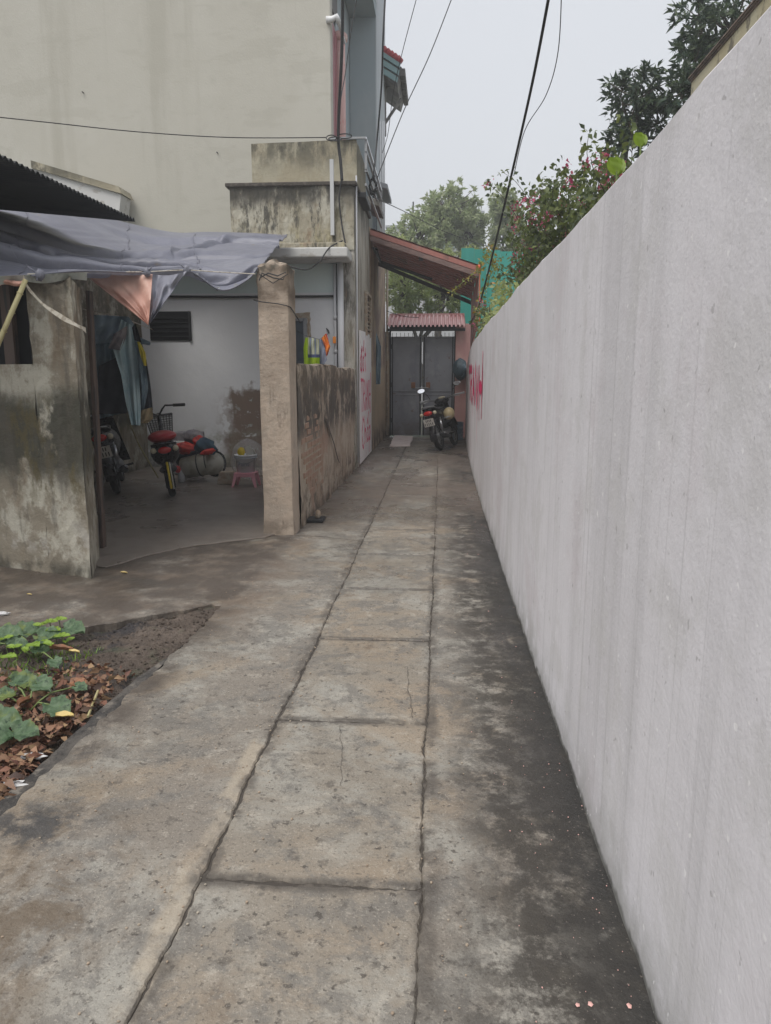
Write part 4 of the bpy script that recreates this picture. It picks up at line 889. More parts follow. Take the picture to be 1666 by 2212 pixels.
# yard wall beyond so that nothing ends in air
# ================================================================ SIGN BOARD
p0 = onx(778, 1000, -1.235); y0 = 11.95; y1 = 14.05
sg = thing('sign_board', 'white board with hand painted red words leaning flat on the house wall beside the alley', 'sign', (-1.235, 13, 0))
zt0 = onx(777, 713, -1.235).z; zt1 = onx(803, 722, -1.235).z
MB().extr([(-1.246, y0, .03), (-1.246, y1, .04), (-1.246, y1, zt1), (-1.246, y0, zt0)], (.014, 0, 0)).build('board', 'sign_board', sg, bev=.003)
H_ = zt0
paint(['d', 'a^', 't'], (-1.2295, 12.0, 1.52), (0, 1, 0), (0, 0, .40), (1, 0, 0), .30, .034, sg, gap=.05, drips=1)
paint(['T', 'R', 'A', 'N', 'H'], (-1.2295, 12.1, .86), (0, 1, 0), (0, 0, .52), (1, 0, 0), .30, .032, sg, gap=.06, drips=5)
paint(['C', 'h', 'a^', 'p'], (-1.2295, 12.22, .30), (0, 1, 0), (0, 0, .40), (1, 0, 0), .36, .034, sg, gap=.06, drips=3)

# ================================================================ CLOTH
def interp(P, t):
    n = len(P)-1; i = min(int(t*n), n-1); f = t*n-i; return (P[i][0]+(P[i+1][0]-P[i][0])*f, P[i][1]+(P[i+1][1]-P[i][1])*f)
def cloth(name, Lp, Rp, Y, mat, label=None, cat=None, amp=.03, nf=14, nu=26, nv=30, parent=None, group=None, seed=0):
    rr = random.Random(seed+len(name)); ph = rr.uniform(0, 6); a0 = at(*interp(Lp, 0), Y).lerp(at(*interp(Rp, 0), Y), .5)
    def f(u, v):
        l = interp(Lp, v); r_ = interp(Rp, v); x = l[0]+(r_[0]-l[0])*u; y = l[1]+(r_[1]-l[1])*u
        d = amp*(.35+.65*v)*math.sin(u*nf+ph+1.2*math.sin(v*3+ph))+amp*.4*math.sin(u*nf*2.3+v*4+ph)+amp*.35*math.sin(v*11+u*6)
        return at(x, y, Y+d)-a0
    def g(u, v): p = f(1-u, v); return p+Vector((0, .02+.02*math.sin(v*math.pi), 0))
    b = MB(); b.grid(f, nu, nv); b.grid(g, nu, nv)
    me_parent = parent
    o = MB(); o.v = b.v; o.f = b.f
    ob = o.build(name, mat, None, smooth=True); ob.location = a0
    if parent is not None: ob.parent = parent; ob.location = a0-parent.location
    if label: tag(ob, label, cat, group)
    return ob
# raincoats hanging in the courtyard entrance
rc = thing('raincoat', 'large dark blue nylon raincoat hanging open just inside the courtyard entrance', 'raincoat', tuple(at(240, 680, 6.9)))
cloth('body', [(196, 690), (200, 760), (204, 800), (210, 850), (212, 905)], [(262, 690), (280, 735), (292, 790), (278, 850), (262, 893)], 6.95, 'coat_blue', parent=rc, amp=.05, nf=11)
cloth('hood', [(200, 680), (200, 720), (202, 742)], [(276, 684), (286, 700), (262, 740)], 6.75, 'blue_nylon', parent=rc, amp=.05, nf=7, nv=14)
cloth('reflective_patch', [(246, 722), (241, 738), (234, 752)], [(274, 704), (268, 730), (258, 757)], 6.66, 'grey_cloth', parent=rc, amp=.01, nf=5, nu=8, nv=8)
cloth('inside', [(214, 790), (212, 850), (214, 895)], [(256, 770), (282, 850), (272, 893)], 6.84, 'navy_cloth', parent=rc, amp=.02, nf=5)
cloth('sleeve', [(262, 690), (244, 752), (262, 810), (272, 870), (284, 918)], [(282, 702), (292, 760), (297, 820), (301, 880), (302, 919)], 6.7, 'pale_blue_nylon', parent=rc, amp=.035, nf=7, nu=18)
cloth('hanging_jacket', [(280, 700), (288, 770), (292, 840), (298, 905)], [(292, 700), (312, 770), (322, 830), (329, 886)], 7.15, 'navy_cloth', 'black and navy jacket hanging behind the blue raincoat at its right', 'jacket', amp=.03, nf=7)
cloth('hanging_shirt', [(290, 735), (291, 790), (296, 850), (303, 900)], [(304, 740), (312, 790), (317, 840), (311, 880)], 6.95, 'mid_blue_nylon', 'faded mid blue sleeve of cloth hanging between the raincoat and the black jacket', 'shirt', amp=.03, nf=6)
cloth('yellow_cloth', [(296, 738), (303, 765), (311, 790)], [(300, 738), (311, 762), (315, 790)], 6.9, 'yellow_cloth', 'narrow bright yellow cloth showing beside the hanging jackets', 'cloth', amp=.01, nf=4, nu=8)
cloth('tan_cloth', [(306, 886), (301, 905), (299, 914)], [(328, 880), (327, 905), (318, 914)], 6.9, 'tan_cloth', 'tan glove-like cloth hanging below the black jacket', 'cloth', amp=.02, nf=6, nu=12, nv=10)
cloth('blue_cloth', [(300, 728), (302, 742)], [(322, 738), (322, 746)], 7.3, 'blue_nylon', 'small dark blue cloth hanging on the wall behind the jackets', 'cloth', amp=.01, nf=4, nu=8, nv=6)
b = MB(); b.tube([at(180, 668, 6.9), at(260, 684, 7.0), at(330, 712, 11.5)], .005, 5); tag(b.build('clothes_line', 'web'), 'thin line holding the raincoats and jackets inside the courtyard', 'line')
b = MB(); b.tube([at(282, 918, 9.5), at(300, 960, 9.6), at(342, 1032, 9.7)], .010, 6); tag(b.build('stick', 'bamboo'), 'thin stick leaning down from the raincoats to the floor beside the red electric bicycle', 'stick')
# raincoat in the alley
cloth('hanging_raincoat', [(806, 706), (804, 760), (804, 830)], [(810, 708), (823, 748), (822, 830)], 15.4, 'coat_blue', 'dark blue raincoat hanging on the ochre wall just behind the white painted board', 'raincoat', amp=.06, nf=5, nu=18)
# washing above the low wall
b = MB(); P = [at(633, 708, 9.0), at(659, 725, 9.6), at(690, 733, 9.9), at(708, 722, 10.8), at(710, 716, 11.5)]; b.tube(P, .003, 5)
tag(b.build('clothes_line', 'cable'), 'thin washing line sagging above the low wall in front of the doorway', 'line')
cloth('lime_shirt', [(660, 729), (656, 750), (657, 800)], [(665, 730), (664, 755), (665, 800)], 9.60, 'lime', 'narrow lime green garment edge at the left end of the washing line', 'shirt', amp=.012, nf=4, nu=8)
cloth('striped_towel', [(663, 727), (664, 755), (664, 806)], [(689, 733), (691, 760), (689, 812)], 9.7, 'towel', 'white blue and lime striped towel hanging on the washing line over the low wall', 'towel', amp=.02, nf=8)
cloth('blue_garment', [(689, 733), (690, 760), (689, 806)], [(696, 733), (702, 755), (706, 777)], 9.85, 'steel_blue_cloth', 'slate blue garment hanging between the striped towel and the orange shirt', 'garment', amp=.02, nf=6, nu=12)
cloth('orange_shirt', [(694, 732), (699, 752), (703, 772)], [(702, 722), (713, 748), (707, 768)], 10.1, 'orange_cloth', 'bright orange shirt hanging bunched at the right end of the washing line', 'shirt', amp=.03, nf=7, nu=16)
cloth('red_cloth', [(700, 724), (704, 740)], [(705, 720), (711, 742)], 10.3, 'red_nylon', 'faded red cloth pegged above the orange shirt at the end of the line', 'cloth', amp=.01, nf=4, nu=8, nv=8)
b = MB(); b.tube([at(706, 710, YF-.02), at(710, 716, YF-.08), at(711, 720, YF-.09)], .012, 6); tag(b.build('wall_hook', 'dark_steel'), 'small black hook on the white wall above the orange shirt', 'hook')

# ================================================================ MOTORBIKES
def wheel(parent, c, rad, wid, T, hub='grey_metal', spokes=24, name='wheel'):
    rt = Matrix.Translation(c) @ Matrix.Rotation(math.pi/2, 4, 'Y')
    w = MB(); a = wid/2; n = 10
    prof = [(rad-a+a*math.cos(t), a*1.0*math.sin(t)) for t in [k*2*math.pi/n for k in range(n)]]
    w.lathe(prof, 40, rt, close=True); o = w.build('wheel', 'black_rubber', parent, smooth=True, T=Matrix.Identity(4))
    rr = rad-wid*.95
    b = MB(); b.lathe([(rr, -.018), (rr+.012, -.018), (rr+.012, .018), (rr, .018)], 40, rt, close=True); b.build('rim', hub, o, T=Matrix.Identity(4))
    b = MB(); b.lathe([(.0, -.045), (.045, -.045), (.05, 0), (.045, .045), (0, .045)], 16, rt)
    for k in range(spokes):
        t = k*2*math.pi/spokes; s_ = .03*(1 if k % 2 else -1); b.tube([rt @ Vector((.04*math.cos(t+.3), .04*math.sin(t+.3), s_)), rt @ Vector((rr*math.cos(t), rr*math.sin(t), 0))], .0022, 4, cap=False)
    b.build('hub', hub, o, T=Matrix.Identity(4)); return o
I4 = Matrix.Identity(4)
def scooter(name, label, loc, heading, lean, plate=True, lenscol='red_lens', stripe=None, steer=0.0):
    """underbone motorbike, local +y forward, +x right, wheel contact of the rear wheel at the origin"""
    t = thing(name, label, 'motorbike', loc); t.rotation_euler = (Matrix.Rotation(-heading, 3, 'Z') @ Matrix.Rotation(-lean, 3, 'Y')).to_euler()
    def B(nm, mb, mat, par=None, **k): return mb.build(nm, mat, par or t, T=I4, **k)
    rw = wheel(t, (0, 0, .285), .285, .085, I4); fw = wheel(t, (-.02, 1.22, .285), .285, .075, I4)
    # rear mudguard following the wheel, body tail, seat
    def fender(r_, w_, a0, a1, cy):
        def f(u, v): t_ = a0+(a1-a0)*v; s_ = (u-.5)*2; rr = r_-.03*s_*s_*abs(s_); return Vector((w_*s_, cy+rr*math.cos(t_), .285+rr*math.sin(t_)))
        return f
    b = MB(); b.grid(fender(.335, .065, R(75), R(195), 0), 8, 20); B('rear_mudguard', b, 'black_plastic', smooth=True)
    b = MB(); b.grid(fender(.33, .06, R(20), R(150), 1.22), 8, 20); B('front_mudguard', b, 'black_plastic', smooth=True)
    def tail(u, v):      # closed ring sections along y
        y = -.30+v*.98; a_ = u*2*math.pi
        hw = .05+.10*math.sin(min(v*2.2, 1.57)); top = .80-.02*v+.03*math.sin(v*3); bot = .70-.32*math.sin(min(v*1.6, 1.57))*(v > .05)
        return Vector((hw*math.cos(a_)*(1-.25*max(0, -math.sin(a_))), y, (top+bot)/2+(top-bot)/2*math.sin(a_)))
    b = MB(); b.grid(tail, 20, 20); B('tail_body', b, 'black_plastic', smooth=True)
    def seat(u, v):
        y = -.22+v*.80; a_ = u*2*math.pi; hw = .13-.04*v; h_ = .045*math.sin(math.pi*min(max(v, .04), .96))**.4
        return Vector((hw*math.cos(a_), y, .80-.03*math.sin(v*3.1)+h_*math.sin(a_)))
    b = MB(); b.grid(seat, 20, 18); B('seat', b, 'black_rubber', smooth=True)
    b = MB(); b.tube([(-.10, -.05, .80), (-.11, -.25, .83), (-.06, -.36, .84), (.06, -.36, .84), (.11, -.25, .83), (.10, -.05, .80)], .012, 8); B('grab_rail', b, 'grey_metal', smooth=True)
    tl = MB(); tl.ell((0, -.335, .72), (.085, .035, .045)); o = B('tail_light', tl, lenscol, smooth=True)
    for s_ in (-1, 1): b = MB(); b.ell((.125*s_, -.31, .715), (.035, .03, .035)); B('indicator', b, 'clear_lens', smooth=True)
    if plate:
        pt = Matrix.Translation((0, -.385, .555)) @ Matrix.Rotation(R(14), 4, 'X')
        b = MB(); b.box((-.095, -.002, -.07), (.095, .002, .07), pt); pl = B('number_plate', b, 'plate_white')
        b = MB()
        for k in range(4): b.box((-.05+k*.028, -.0055, .012), (-.038+k*.028, -.0035, .055), pt)
        for k in range(5): b.box((-.08+k*.034, -.0055, -.055), (-.068+k*.034, -.0035, -.005), pt)
        B('plate_marks', b, 'plate_ink', pl)
        b = MB(); b.box((-.05, .004, -.07), (.05, .02, .12), pt); B('plate_bracket', b, 'black_plastic')
    # swing arm, shocks, chain case, exhaust, engine
    for s_ in (-1, 1):
        b = MB(); b.tube([(.07*s_, 0, .285), (.07*s_, .45, .33)], .018, 8); B('swing_arm', b, 'grey_metal', smooth=True)
        b = MB(); b.tube([(.10*s_, .02, .30), (.10*s_, .07, .62)], .012, 8); b.tube([(.10*s_, .035, .40), (.10*s_, .065, .58)], .024, 10); B('shock_absorber', b, 'chrome', smooth=True)
        b = MB(); b.tube([(.05*s_-.02, 1.22, .285), (.05*s_-.01, 1.11, .60)], .018, 8); B('fork_leg', b, 'grey_metal', smooth=True)
        b = MB(); b.tube([(.07*s_, .42, .27), (.24*s_, .42, .28)], .014, 8); B('foot_peg', b, 'black_rubber')
    b = MB(); b.tube([(.10, .62, .24), (.14, .3, .22), (.15, .0, .27), (.155, -.30, .31)], [.02, .03, .045, .04], 12); ex = B('exhaust', b, 'dark_steel', smooth=True)
    b = MB(); b.tube([(.175, .1, .285), (.19, -.22, .325)], [.02, .018], 8); B('heat_shield', b, 'chrome', ex, smooth=True)
    b = MB(); b.ell((0, .58, .30), (.12, .17, .10), lump=.04); b.tube([(0, .7, .32), (0, .95, .36)], .06, 10); B('engine', b, 'grey_metal', smooth=True)
    # leg shield and centre body
    def shield(u, v):
        s_ = (u-.5)*2; z = .30+.58*v; w_ = .19-.06*v; return Vector((w_*s_, .93-.10*v-.10*abs(s_)**1.5, z))
    b = MB(); b.grid(shield, 12, 12); b.grid(lambda u, v: shield(1-u, v)+Vector((0, .03, 0)), 12, 12); B('leg_shield', b, 'black_plastic', smooth=True)
    b = MB(); b.tube([(0, .50, .62), (0, .70, .48), (0, .86, .52), (0, .92, .80)], [.09, .065, .06, .05], 12); B('frame_cover', b, 'black_plastic', smooth=True)
    # handlebar
    b = MB(); b.ell((0, .86, .93), (.12, .09, .075)); hb = B('handlebar', b, 'black_plastic', smooth=True)
    hb.matrix_basis = Matrix.Translation((0, .86, 0)) @ Matrix.Rotation(steer, 4, 'Z') @ Matrix.Diagonal((1.22, 1, 1, 1)) @ Matrix.Translation((0, -.86, 0))
    for s_ in (-1, 1):
        b = MB(); b.tube([(.08*s_, .86, .95), (.22*s_, .82, .99), (.34*s_, .75, .985)], .013, 8); B('bar', b, 'grey_metal', hb, smooth=True)
        b = MB(); b.tube([(.22*s_, .815, .99), (.345*s_, .745, .985)], .019, 10); b.tube([(.345*s_, .745, .985), (.36*s_, .736, .984)], .024, 10); B('grip', b, 'grey_plastic', hb, smooth=True)
        b = MB(); b.tube([(.18*s_, .83, 1.0), (.21*s_, .84, 1.10), (.27*s_, .84, 1.17)], .006, 6); B('mirror_stem', b, 'dark_steel', hb)
        b = MB(); b.tube([(.18*s_, .87, .975), (.30*s_, .86, .95)], .006, 6); B('lever', b, 'chrome', hb)
        rt = Matrix.Translation((.29*s_, .835, 1.20)) @ Matrix.Rotation(R(10*s_), 4, 'Z') @ Matrix.Rotation(R(-16), 4, 'X')
        b = MB(); b.ell((0, .012, 0), (.062, .02, .045)); b.v = [tuple(rt @ Vector(v)) for v in b.v]; mh = B('mirror_housing', b, 'black_plastic', hb, smooth=True)
        b = MB(); b.lathe([(0, 0), (.056, 0), (.06, .002)], 20, rt @ Matrix.Translation((0, -.010, 0)) @ Matrix.Scale(.74, 4, (0, 0, 1)) @ Matrix.Rotation(math.pi/2, 4, 'X')); B('mirror_glass', b, 'mirror', hb)
    b = MB(); b.ell((0, .80, .99), (.06, .03, .025)); B('speedometer', b, 'clear_lens', hb, smooth=True)
    b = MB(); b.tube([(-.10, .50, .26), (-.24, .42, .02)], .011, 8); B('side_stand', b, 'grey_metal', smooth=True)
    return t
pc = gr(953, 973); pc.z = .012
mbk = scooter('motorbike', 'black motorbike with a red tail light parked in front of the grey gate, leaning left', pc, R(15), R(14), steer=R(24))
mbk.location.z = .0; mbk.scale = (1.08, 1.05, 1.05)
# helmet hanging on the right of it
hm = thing('helmet', 'cream coloured round helmet hanging on the right side of the motorbike by the gate', 'helmet', tuple(at(970, 896, 15.0)))
q = at(970, 893, 15.0); b = MB(); b.ell(q, (.115, .12, .125), nu=24, nv=16); b.build('shell', 'helmet_cream', hm, smooth=True)
b = MB(); b.lathe([(.118, -.01), (.124, 0), (.118, .012)], 24, Matrix.Translation(q-Vector((0, -.01, .055))) @ Matrix.Rotation(R(-20), 4, 'Y')); b.build('rim', 'grey_plastic', hm, smooth=True)
b = MB(); b.tube([q+Vector((-.08, 0, .06)), q+Vector((-.12, 0, .2)), q+Vector((-.09, 0, .3))], .007, 6); b.build('strap', 'dark_steel', hm)
# black motorbike in the courtyard
pm = gr(256, 1066, .012)
scooter('motorbike', 'black motorbike half hidden behind the left post below the hanging raincoats', pm, R(-20), R(12))
# yellow white mudguard extension on it
# ---------------------------------------------------------------- electric bicycle
pe = gr(374, 1072, .012)
eb = thing('electric_bicycle', 'red and black electric bicycle with a front basket seen from behind in the courtyard', 'electric bicycle', pe)
eb.scale = (1.0, 1.0, .98); eb.rotation_euler = (Matrix.Rotation(R(21), 3, 'Z') @ Matrix.Rotation(R(-7), 3, 'Y')).to_euler()
def B(nm, mb, mat, par=None, **k): return mb.build(nm, mat, par or eb, T=I4, **k)
wheel(eb, (0, 0, .255), .255, .09, I4, spokes=10); wheel(eb, (0, 1.1, .23), .23, .065, I4, spokes=10)
def fen(r_, w_, a0, a1, cy, cz):
    return lambda u, v: Vector((w_*(u-.5)*2, cy+(r_-.02*((u-.5)*2)**2)*math.cos(a0+(a1-a0)*v), cz+(r_-.02*((u-.5)*2)**2)*math.sin(a0+(a1-a0)*v)))
b = MB(); b.grid(fen(0.290, .055, R(60), R(205), 0, .255), 8, 18); fd = B('rear_mudguard', b, 'black_plastic', smooth=True)
b = MB(); b.grid(fen(0.300, .018, R(130), R(204), 0, .255), 4, 14); B('yellow_stripe', b, 'yellow_plastic', fd, smooth=True)
b = MB(); b.grid(lambda u, v: fen(0.302, .008, R(140), R(206), 0, .255)(u, v)+Vector((.028, 0, 0)), 4, 14); B('chrome_strip', b, 'plate_white', fd, smooth=True)
b = MB(); b.ell((0, -.02, .55), (.165, .26, .17)); B('rear_body', b, 'black_plastic', smooth=True)
b = MB(); b.ell((0, -.05, .74), (.165, .2, .075), nu=20, nv=12); B('red_seat_box', b, 'red_body', smooth=True)
b = MB(); b.ell((0, .25, .74), (.12, .2, .05), nu=20, nv=12); B('seat', b, 'black_rubber', smooth=True)
b = MB(); b.ell((0, -.27, .595), (.075, .02, .04)); B('tail_light', b, 'red_lens', smooth=True)
for s_ in (-1, 1): b = MB(); b.ell((.125*s_, -.22, .60), (.035, .03, .035)); B('indicator', b, 'clear_lens', smooth=True)
b = MB(); b.tube([(-.14, -.2, .66), (0, -.27, .67), (.14, -.2, .66)], .014, 8); B('rear_rail', b, 'black_plastic', smooth=True)
b = MB(); b.tube([(0, .1, .4), (0, .5, .26), (0, .85, .3), (0, .93, .6), (0, .9, .98)], [.05, .06, .05, .035, .022], 10); B('frame', b, 'black_plastic', smooth=True)
b = MB(); b.ell((0, .55, .27), (.11, .25, .05)); B('foot_deck', b, 'black_rubber', smooth=True)
b = MB(); b.tube([(-.04, 1.1, .23), (-.04, .97, .62)], .014, 8); b.tube([(.04, 1.1, .23), (.04, .97, .62)], .014, 8); B('fork', b, 'dark_steel', smooth=True)
b = MB(); b.tube([(0, .9, .86), (0, .88, .94), (-.10, .86, 1.00), (-.2, .80, .96), (-.3, .76, .94)], .012, 8); b.tube([(0, .88, .94), (.06, .86, 1.03), (.10, .84, 1.07), (.2, .80, 1.06), (.33, .74, 1.05)], .012, 8); hb = B('handlebar', b, 'black_plastic', smooth=True)
b = MB(); b.tube([(.2, .80, 1.06), (.34, .735, 1.05)], .02, 8); b.tube([(-.2, .80, .96), (-.31, .755, .94)], .02, 8); B('grip', b, 'black_rubber', hb, smooth=True)
b = MB()
def bk_(u, h): t_ = u*4; i = int(t_) % 4; f = t_-int(t_); s_ = .8+.2*h; P_ = [(-.17, .95), (.17, .95), (.17, 1.2), (-.17, 1.2)]; a_, c_ = P_[i], P_[(i+1) % 4]; return Vector(((a_[0]+(c_[0]-a_[0])*f)*s_, 1.08+((a_[1]+(c_[1]-a_[1])*f)-1.08)*s_, .70+.24*h))
for h_ in [0, .12, .25, .38, .5, .62, .75, .88, 1]: b.tube([bk_(k/16, h_) for k in range(17)], .0045 if h_ < 1 else .009, 4, cap=False)
for k in range(36): b.tube([bk_(k/36, 0), bk_(k/36, 1)], .0035, 4, cap=False)
b.box((-.14, .97, .695), (.14, 1.18, .70)); B('basket', b, 'dark_steel')
b = MB(); b.ell((0, .94, .85), (.025, .012, .025)); B('reflector', b, 'red_lens', smooth=True)

# ================================================================ THINGS AT THE BACK OF THE COURTYARD
def heap(name, x, y, Y, r_, mat, label, cat, lump=.18, seed=0, **k):
    q = at(x, y, Y); b = MB(); b.ell((0, 0, 0), r_, nu=30, nv=20, lump=lump, seed=seed); o = b.build(name, mat, None, smooth=True); o.location = q; o.rotation_euler = k.get('rot', (0, 0, 0)); return tag(o, label, cat)
# lying drum
q = at(425, 1006, 9.9); dm = thing('drum', 'pale plastic drum lying on its side behind the red electric bicycle', 'drum', tuple(q))
T_ = Matrix.Translation(q) @ Matrix.Rotation(R(78), 4, 'Y') @ Matrix.Rotation(R(0), 4, 'X')
b = MB(); b.lathe([(0, -.2), (.13, -.2), (.145, -.18), (.15, 0), (.155, .18), (.16, .2), (.15, .2), (.14, .0), (0, -.1)], 28, T_); b.build('body', 'drum', dm, smooth=True)
for zz in (.05, .17): b = MB(); b.lathe([(.152, zz-.008), (.162, zz-.006), (.162, zz+.006), (.152, zz+.008)], 28, T_, close=True); b.build('hoop', 'dark_steel', dm)
q = at(466, 1002, 9.95); pt_ = thing('fan', 'old round fan with a dark cage leaning beside the lying drum', 'fan', tuple(q))
T_ = Matrix.Translation(q) @ Matrix.Rotation(R(80), 4, 'X') @ Matrix.Rotation(R(-20), 4, 'Y')
for rr_ in (.17, .155, .11, .06): b = MB(); b.lathe([(rr_, -.006), (rr_+.008, 0), (rr_, .006), (rr_-.008, 0)], 28, T_, close=True); b.build('ring', 'dark_steel', pt_)
b = MB(); b.lathe([(0, -.05), (.06, -.05), (.07, 0), (.05, .05), (0, .05)], 16, T_)
for k in range(16): t_ = k*math.pi/8; b.tube([T_ @ Vector((.05*math.cos(t_), .05*math.sin(t_), .03)), T_ @ Vector((.17*math.cos(t_), .17*math.sin(t_), 0))], .003, 4)
b.build('hub', 'grey_metal', pt_)
b = MB(); b.lathe([(.155, .03), (.16, .1), (.12, .2), (0, .22)], 24, T_); b.build('rear_cage', 'drum', pt_, smooth=True)
q = at(488, 1030, 9.6); b = MB(); b.extr([(-.13, 0, -.08), (.15, 0, -.08), (.10, 0, .09), (-.09, 0, .09)], (0, .12, 0)); o = b.build('stone_block', 'mortar', bev=.015); o.location = (q.x, q.y, .092); tag(o, 'grey tapered concrete block on the courtyard floor left of the pink stool', 'block')
heap('red_bag', 399, 968, 9.9, (.13, .10, .075), 'red_nylon', 'shiny red raincoat bundle lying just right of the electric bicycle', 'bundle', seed=3, lump=.2)
heap('red_cloth', 432, 955, 10.05, (.09, .09, .085), 'red_nylon', 'bright red cloth bundle behind the dark teal jacket', 'cloth', seed=8, lump=.22)
heap('teal_jacket', 445, 966, 9.85, (.15, .10, .11), 'teal_cloth', 'dark teal jacket heaped over the drum between two red bundles', 'jacket', seed=5, lump=.2, rot=(0, R(25), 0))
heap('orange_cloth', 450, 976, 9.72, (.10, .06, .035), 'red_nylon', 'orange red sleeve lying in front of the dark teal jacket', 'cloth', seed=6, lump=.2, rot=(0, R(-14), 0))
heap('dark_bundle', 408, 990, 10.1, (.19, .14, .13), 'navy_cloth', 'dark navy bundle under the red raincoat bundle, behind the drum', 'bundle', seed=9, lump=.1)
heap('grey_bundle', 418, 944, 10.3, (.14, .10, .10), 'grey_cloth', 'grey bundle at the top of the heap against the white wall', 'bundle', seed=12, lump=.15)
heap('clear_bag', 536, 992, 10.05, (.24, .18, .28), 'bag', 'big clear plastic bag bulging behind the white bucket', 'bag', seed=11, lump=.05)
b = MB(); q = at(392, 1020, 9.8); b.lathe([(0, 0), (.045, 0), (.05, .02), (.05, .16), (.03, .2), (.02, .23), (0, .23)], 14); o = b.build('bottle', 'grey_plastic', smooth=True); o.location = (q.x, q.y, .014); tag(o, 'small grey bottle standing beside the electric bicycle wheel', 'bottle')
b = MB(); b.ell((0, 0, 0), (.045, .04, .05)); o = b.build('toy_ball', 'red_lens', smooth=True); o.location = at(384, 1014, 9.75); tag(o, 'small red ball on the floor beside the electric bicycle wheel', 'ball')
b = MB(); b.box((-.14, -.1, 0), (.14, .1, .09)); o = b.build('white_box', 'bucket', bev=.01); o.location = at(392, 965, 10.6); tag(o, 'pale flat box on the heap behind the red bundle', 'box')
MBs = MB(); MBs.box((-.2, -.15, 0), (.2, .15, .62)); o = MBs.build('cabinet', 'grey_cloth', bev=.02); o.location = (at(405, 1000, 10.6).x, 10.7, .014); tag(o, 'low grey cabinet under the pale box against the white wall', 'cabinet')
# stool
qs = gr(533, 1050, .012); st = thing('stool', 'small pink plastic stool carrying the white bucket', 'stool', qs)
sx, sy, hh = .135, .12, .19
def PB(nm, mb, mat='pink_plastic', par=None, **k): mb.v = [tuple(Vector(v)+qs) for v in mb.v]; return mb.build(nm, mat, par or st, **k)
PB('seat', MB().box((-sx, -sy, hh-.022), (sx, sy, hh)), bev=.012)
for a_ in (-1, 1):
    for c_ in (-1, 1):
        b = MB(); b.add([(a_*sx*.98, c_*sy*.98, hh-.02), (a_*(sx-.055), c_*sy*.98, hh-.02), (a_*(sx+.005), c_*(sy+.02), 0), (a_*(sx+.03), c_*(sy+.02), 0),
               (a_*sx*.98, c_*(sy-.05), hh-.02), (a_*(sx-.055), c_*(sy-.05), hh-.02), (a_*(sx+.005), c_*(sy-.02), 0), (a_*(sx+.03), c_*(sy-.02), 0)],
              [(0, 1, 2, 3), (7, 6, 5, 4), (0, 3, 7, 4), (1, 5, 6, 2), (3, 2, 6, 7), (0, 4, 5, 1)]); PB('leg', b)
    b = MB(); b.box((-sx+.03, a_*sy-.006, hh-.055), (sx-.03, a_*sy+.006, hh-.02)); PB('apron', b)
qb = qs+Vector((0, 0, hh+.001)); bu = thing('bucket', 'white paint bucket with rubbish in it standing on the pink stool', 'bucket', qb)
def BB(nm, mb, mat, par=None, **k): mb.v = [tuple(Vector(v)+qb) for v in mb.v]; return mb.build(nm, mat, par or bu, **k)
BB('body', MB().lathe([(0, 0), (.115, 0), (.135, .2), (.148, .205), (.148, .225), (.138, .228), (.13, .21), (.11, .02), (0, .02)], 28), 'bucket', smooth=True)
BB('rim', MB().lathe([(.137, .18), (.15, .182), (.15, .195), (.137, .197)], 28, close=True), 'pvc', smooth=True)
cu = bpy.data.curves.new('lettering', 'FONT'); cu.body = 'Paint'; cu.size = .075; cu.align_x = 'CENTER'; cu.extrude = .001
to = bpy.data.objects.new('lettering', cu); COL.objects.link(to); dg = bpy.context.evaluated_depsgraph_get(); me = bpy.data.meshes.new_from_object(to.evaluated_get(dg)); bpy.data.objects.remove(to)
for v in me.vertices:
    x, y, z = v.co; a_ = x/.128; v.co = (.130*math.sin(a_), -.130*math.cos(a_)-.002, y+.085)
me.materials.clear(); me.materials.append(M['steel_blue_cloth'].m); o = bpy.data.objects.new('lettering', me); COL.objects.link(o); o.parent = bu
BB('bucket_handle', MB().tube([(.148*math.cos(t_), -.13*math.sin(t_)-.02, .21-.09*math.sin(t_)) for t_ in [k*math.pi/12 for k in range(13)]], .003, 5), 'grey_metal')
q = qb+Vector((-.05, -.02, .26)); o = MB().ell((0, 0, 0), (.05, .04, .06), lump=.1).build('yellow_sponge', 'yellow_plastic', smooth=True); o.location = q; tag(o, 'yellow scoop sticking out of the white bucket', 'scoop')
q = qb+Vector((.04, 0, .25)); b = MB(); b.extr([(-.03, 0, -.06), (.06, 0, -.05), (.02, 0, .10), (-.04, 0, .08)], (0, .02, .0)); b.extr([(.0, .03, -.05), (.09, .03, -.04), (.07, .02, .04), (.03, .03, .06)], (0, .02, .0)); o = b.build('paper_scraps', 'plate_white'); o.location = q; tag(o, 'crumpled white packaging sticking out of the bucket', 'packaging')

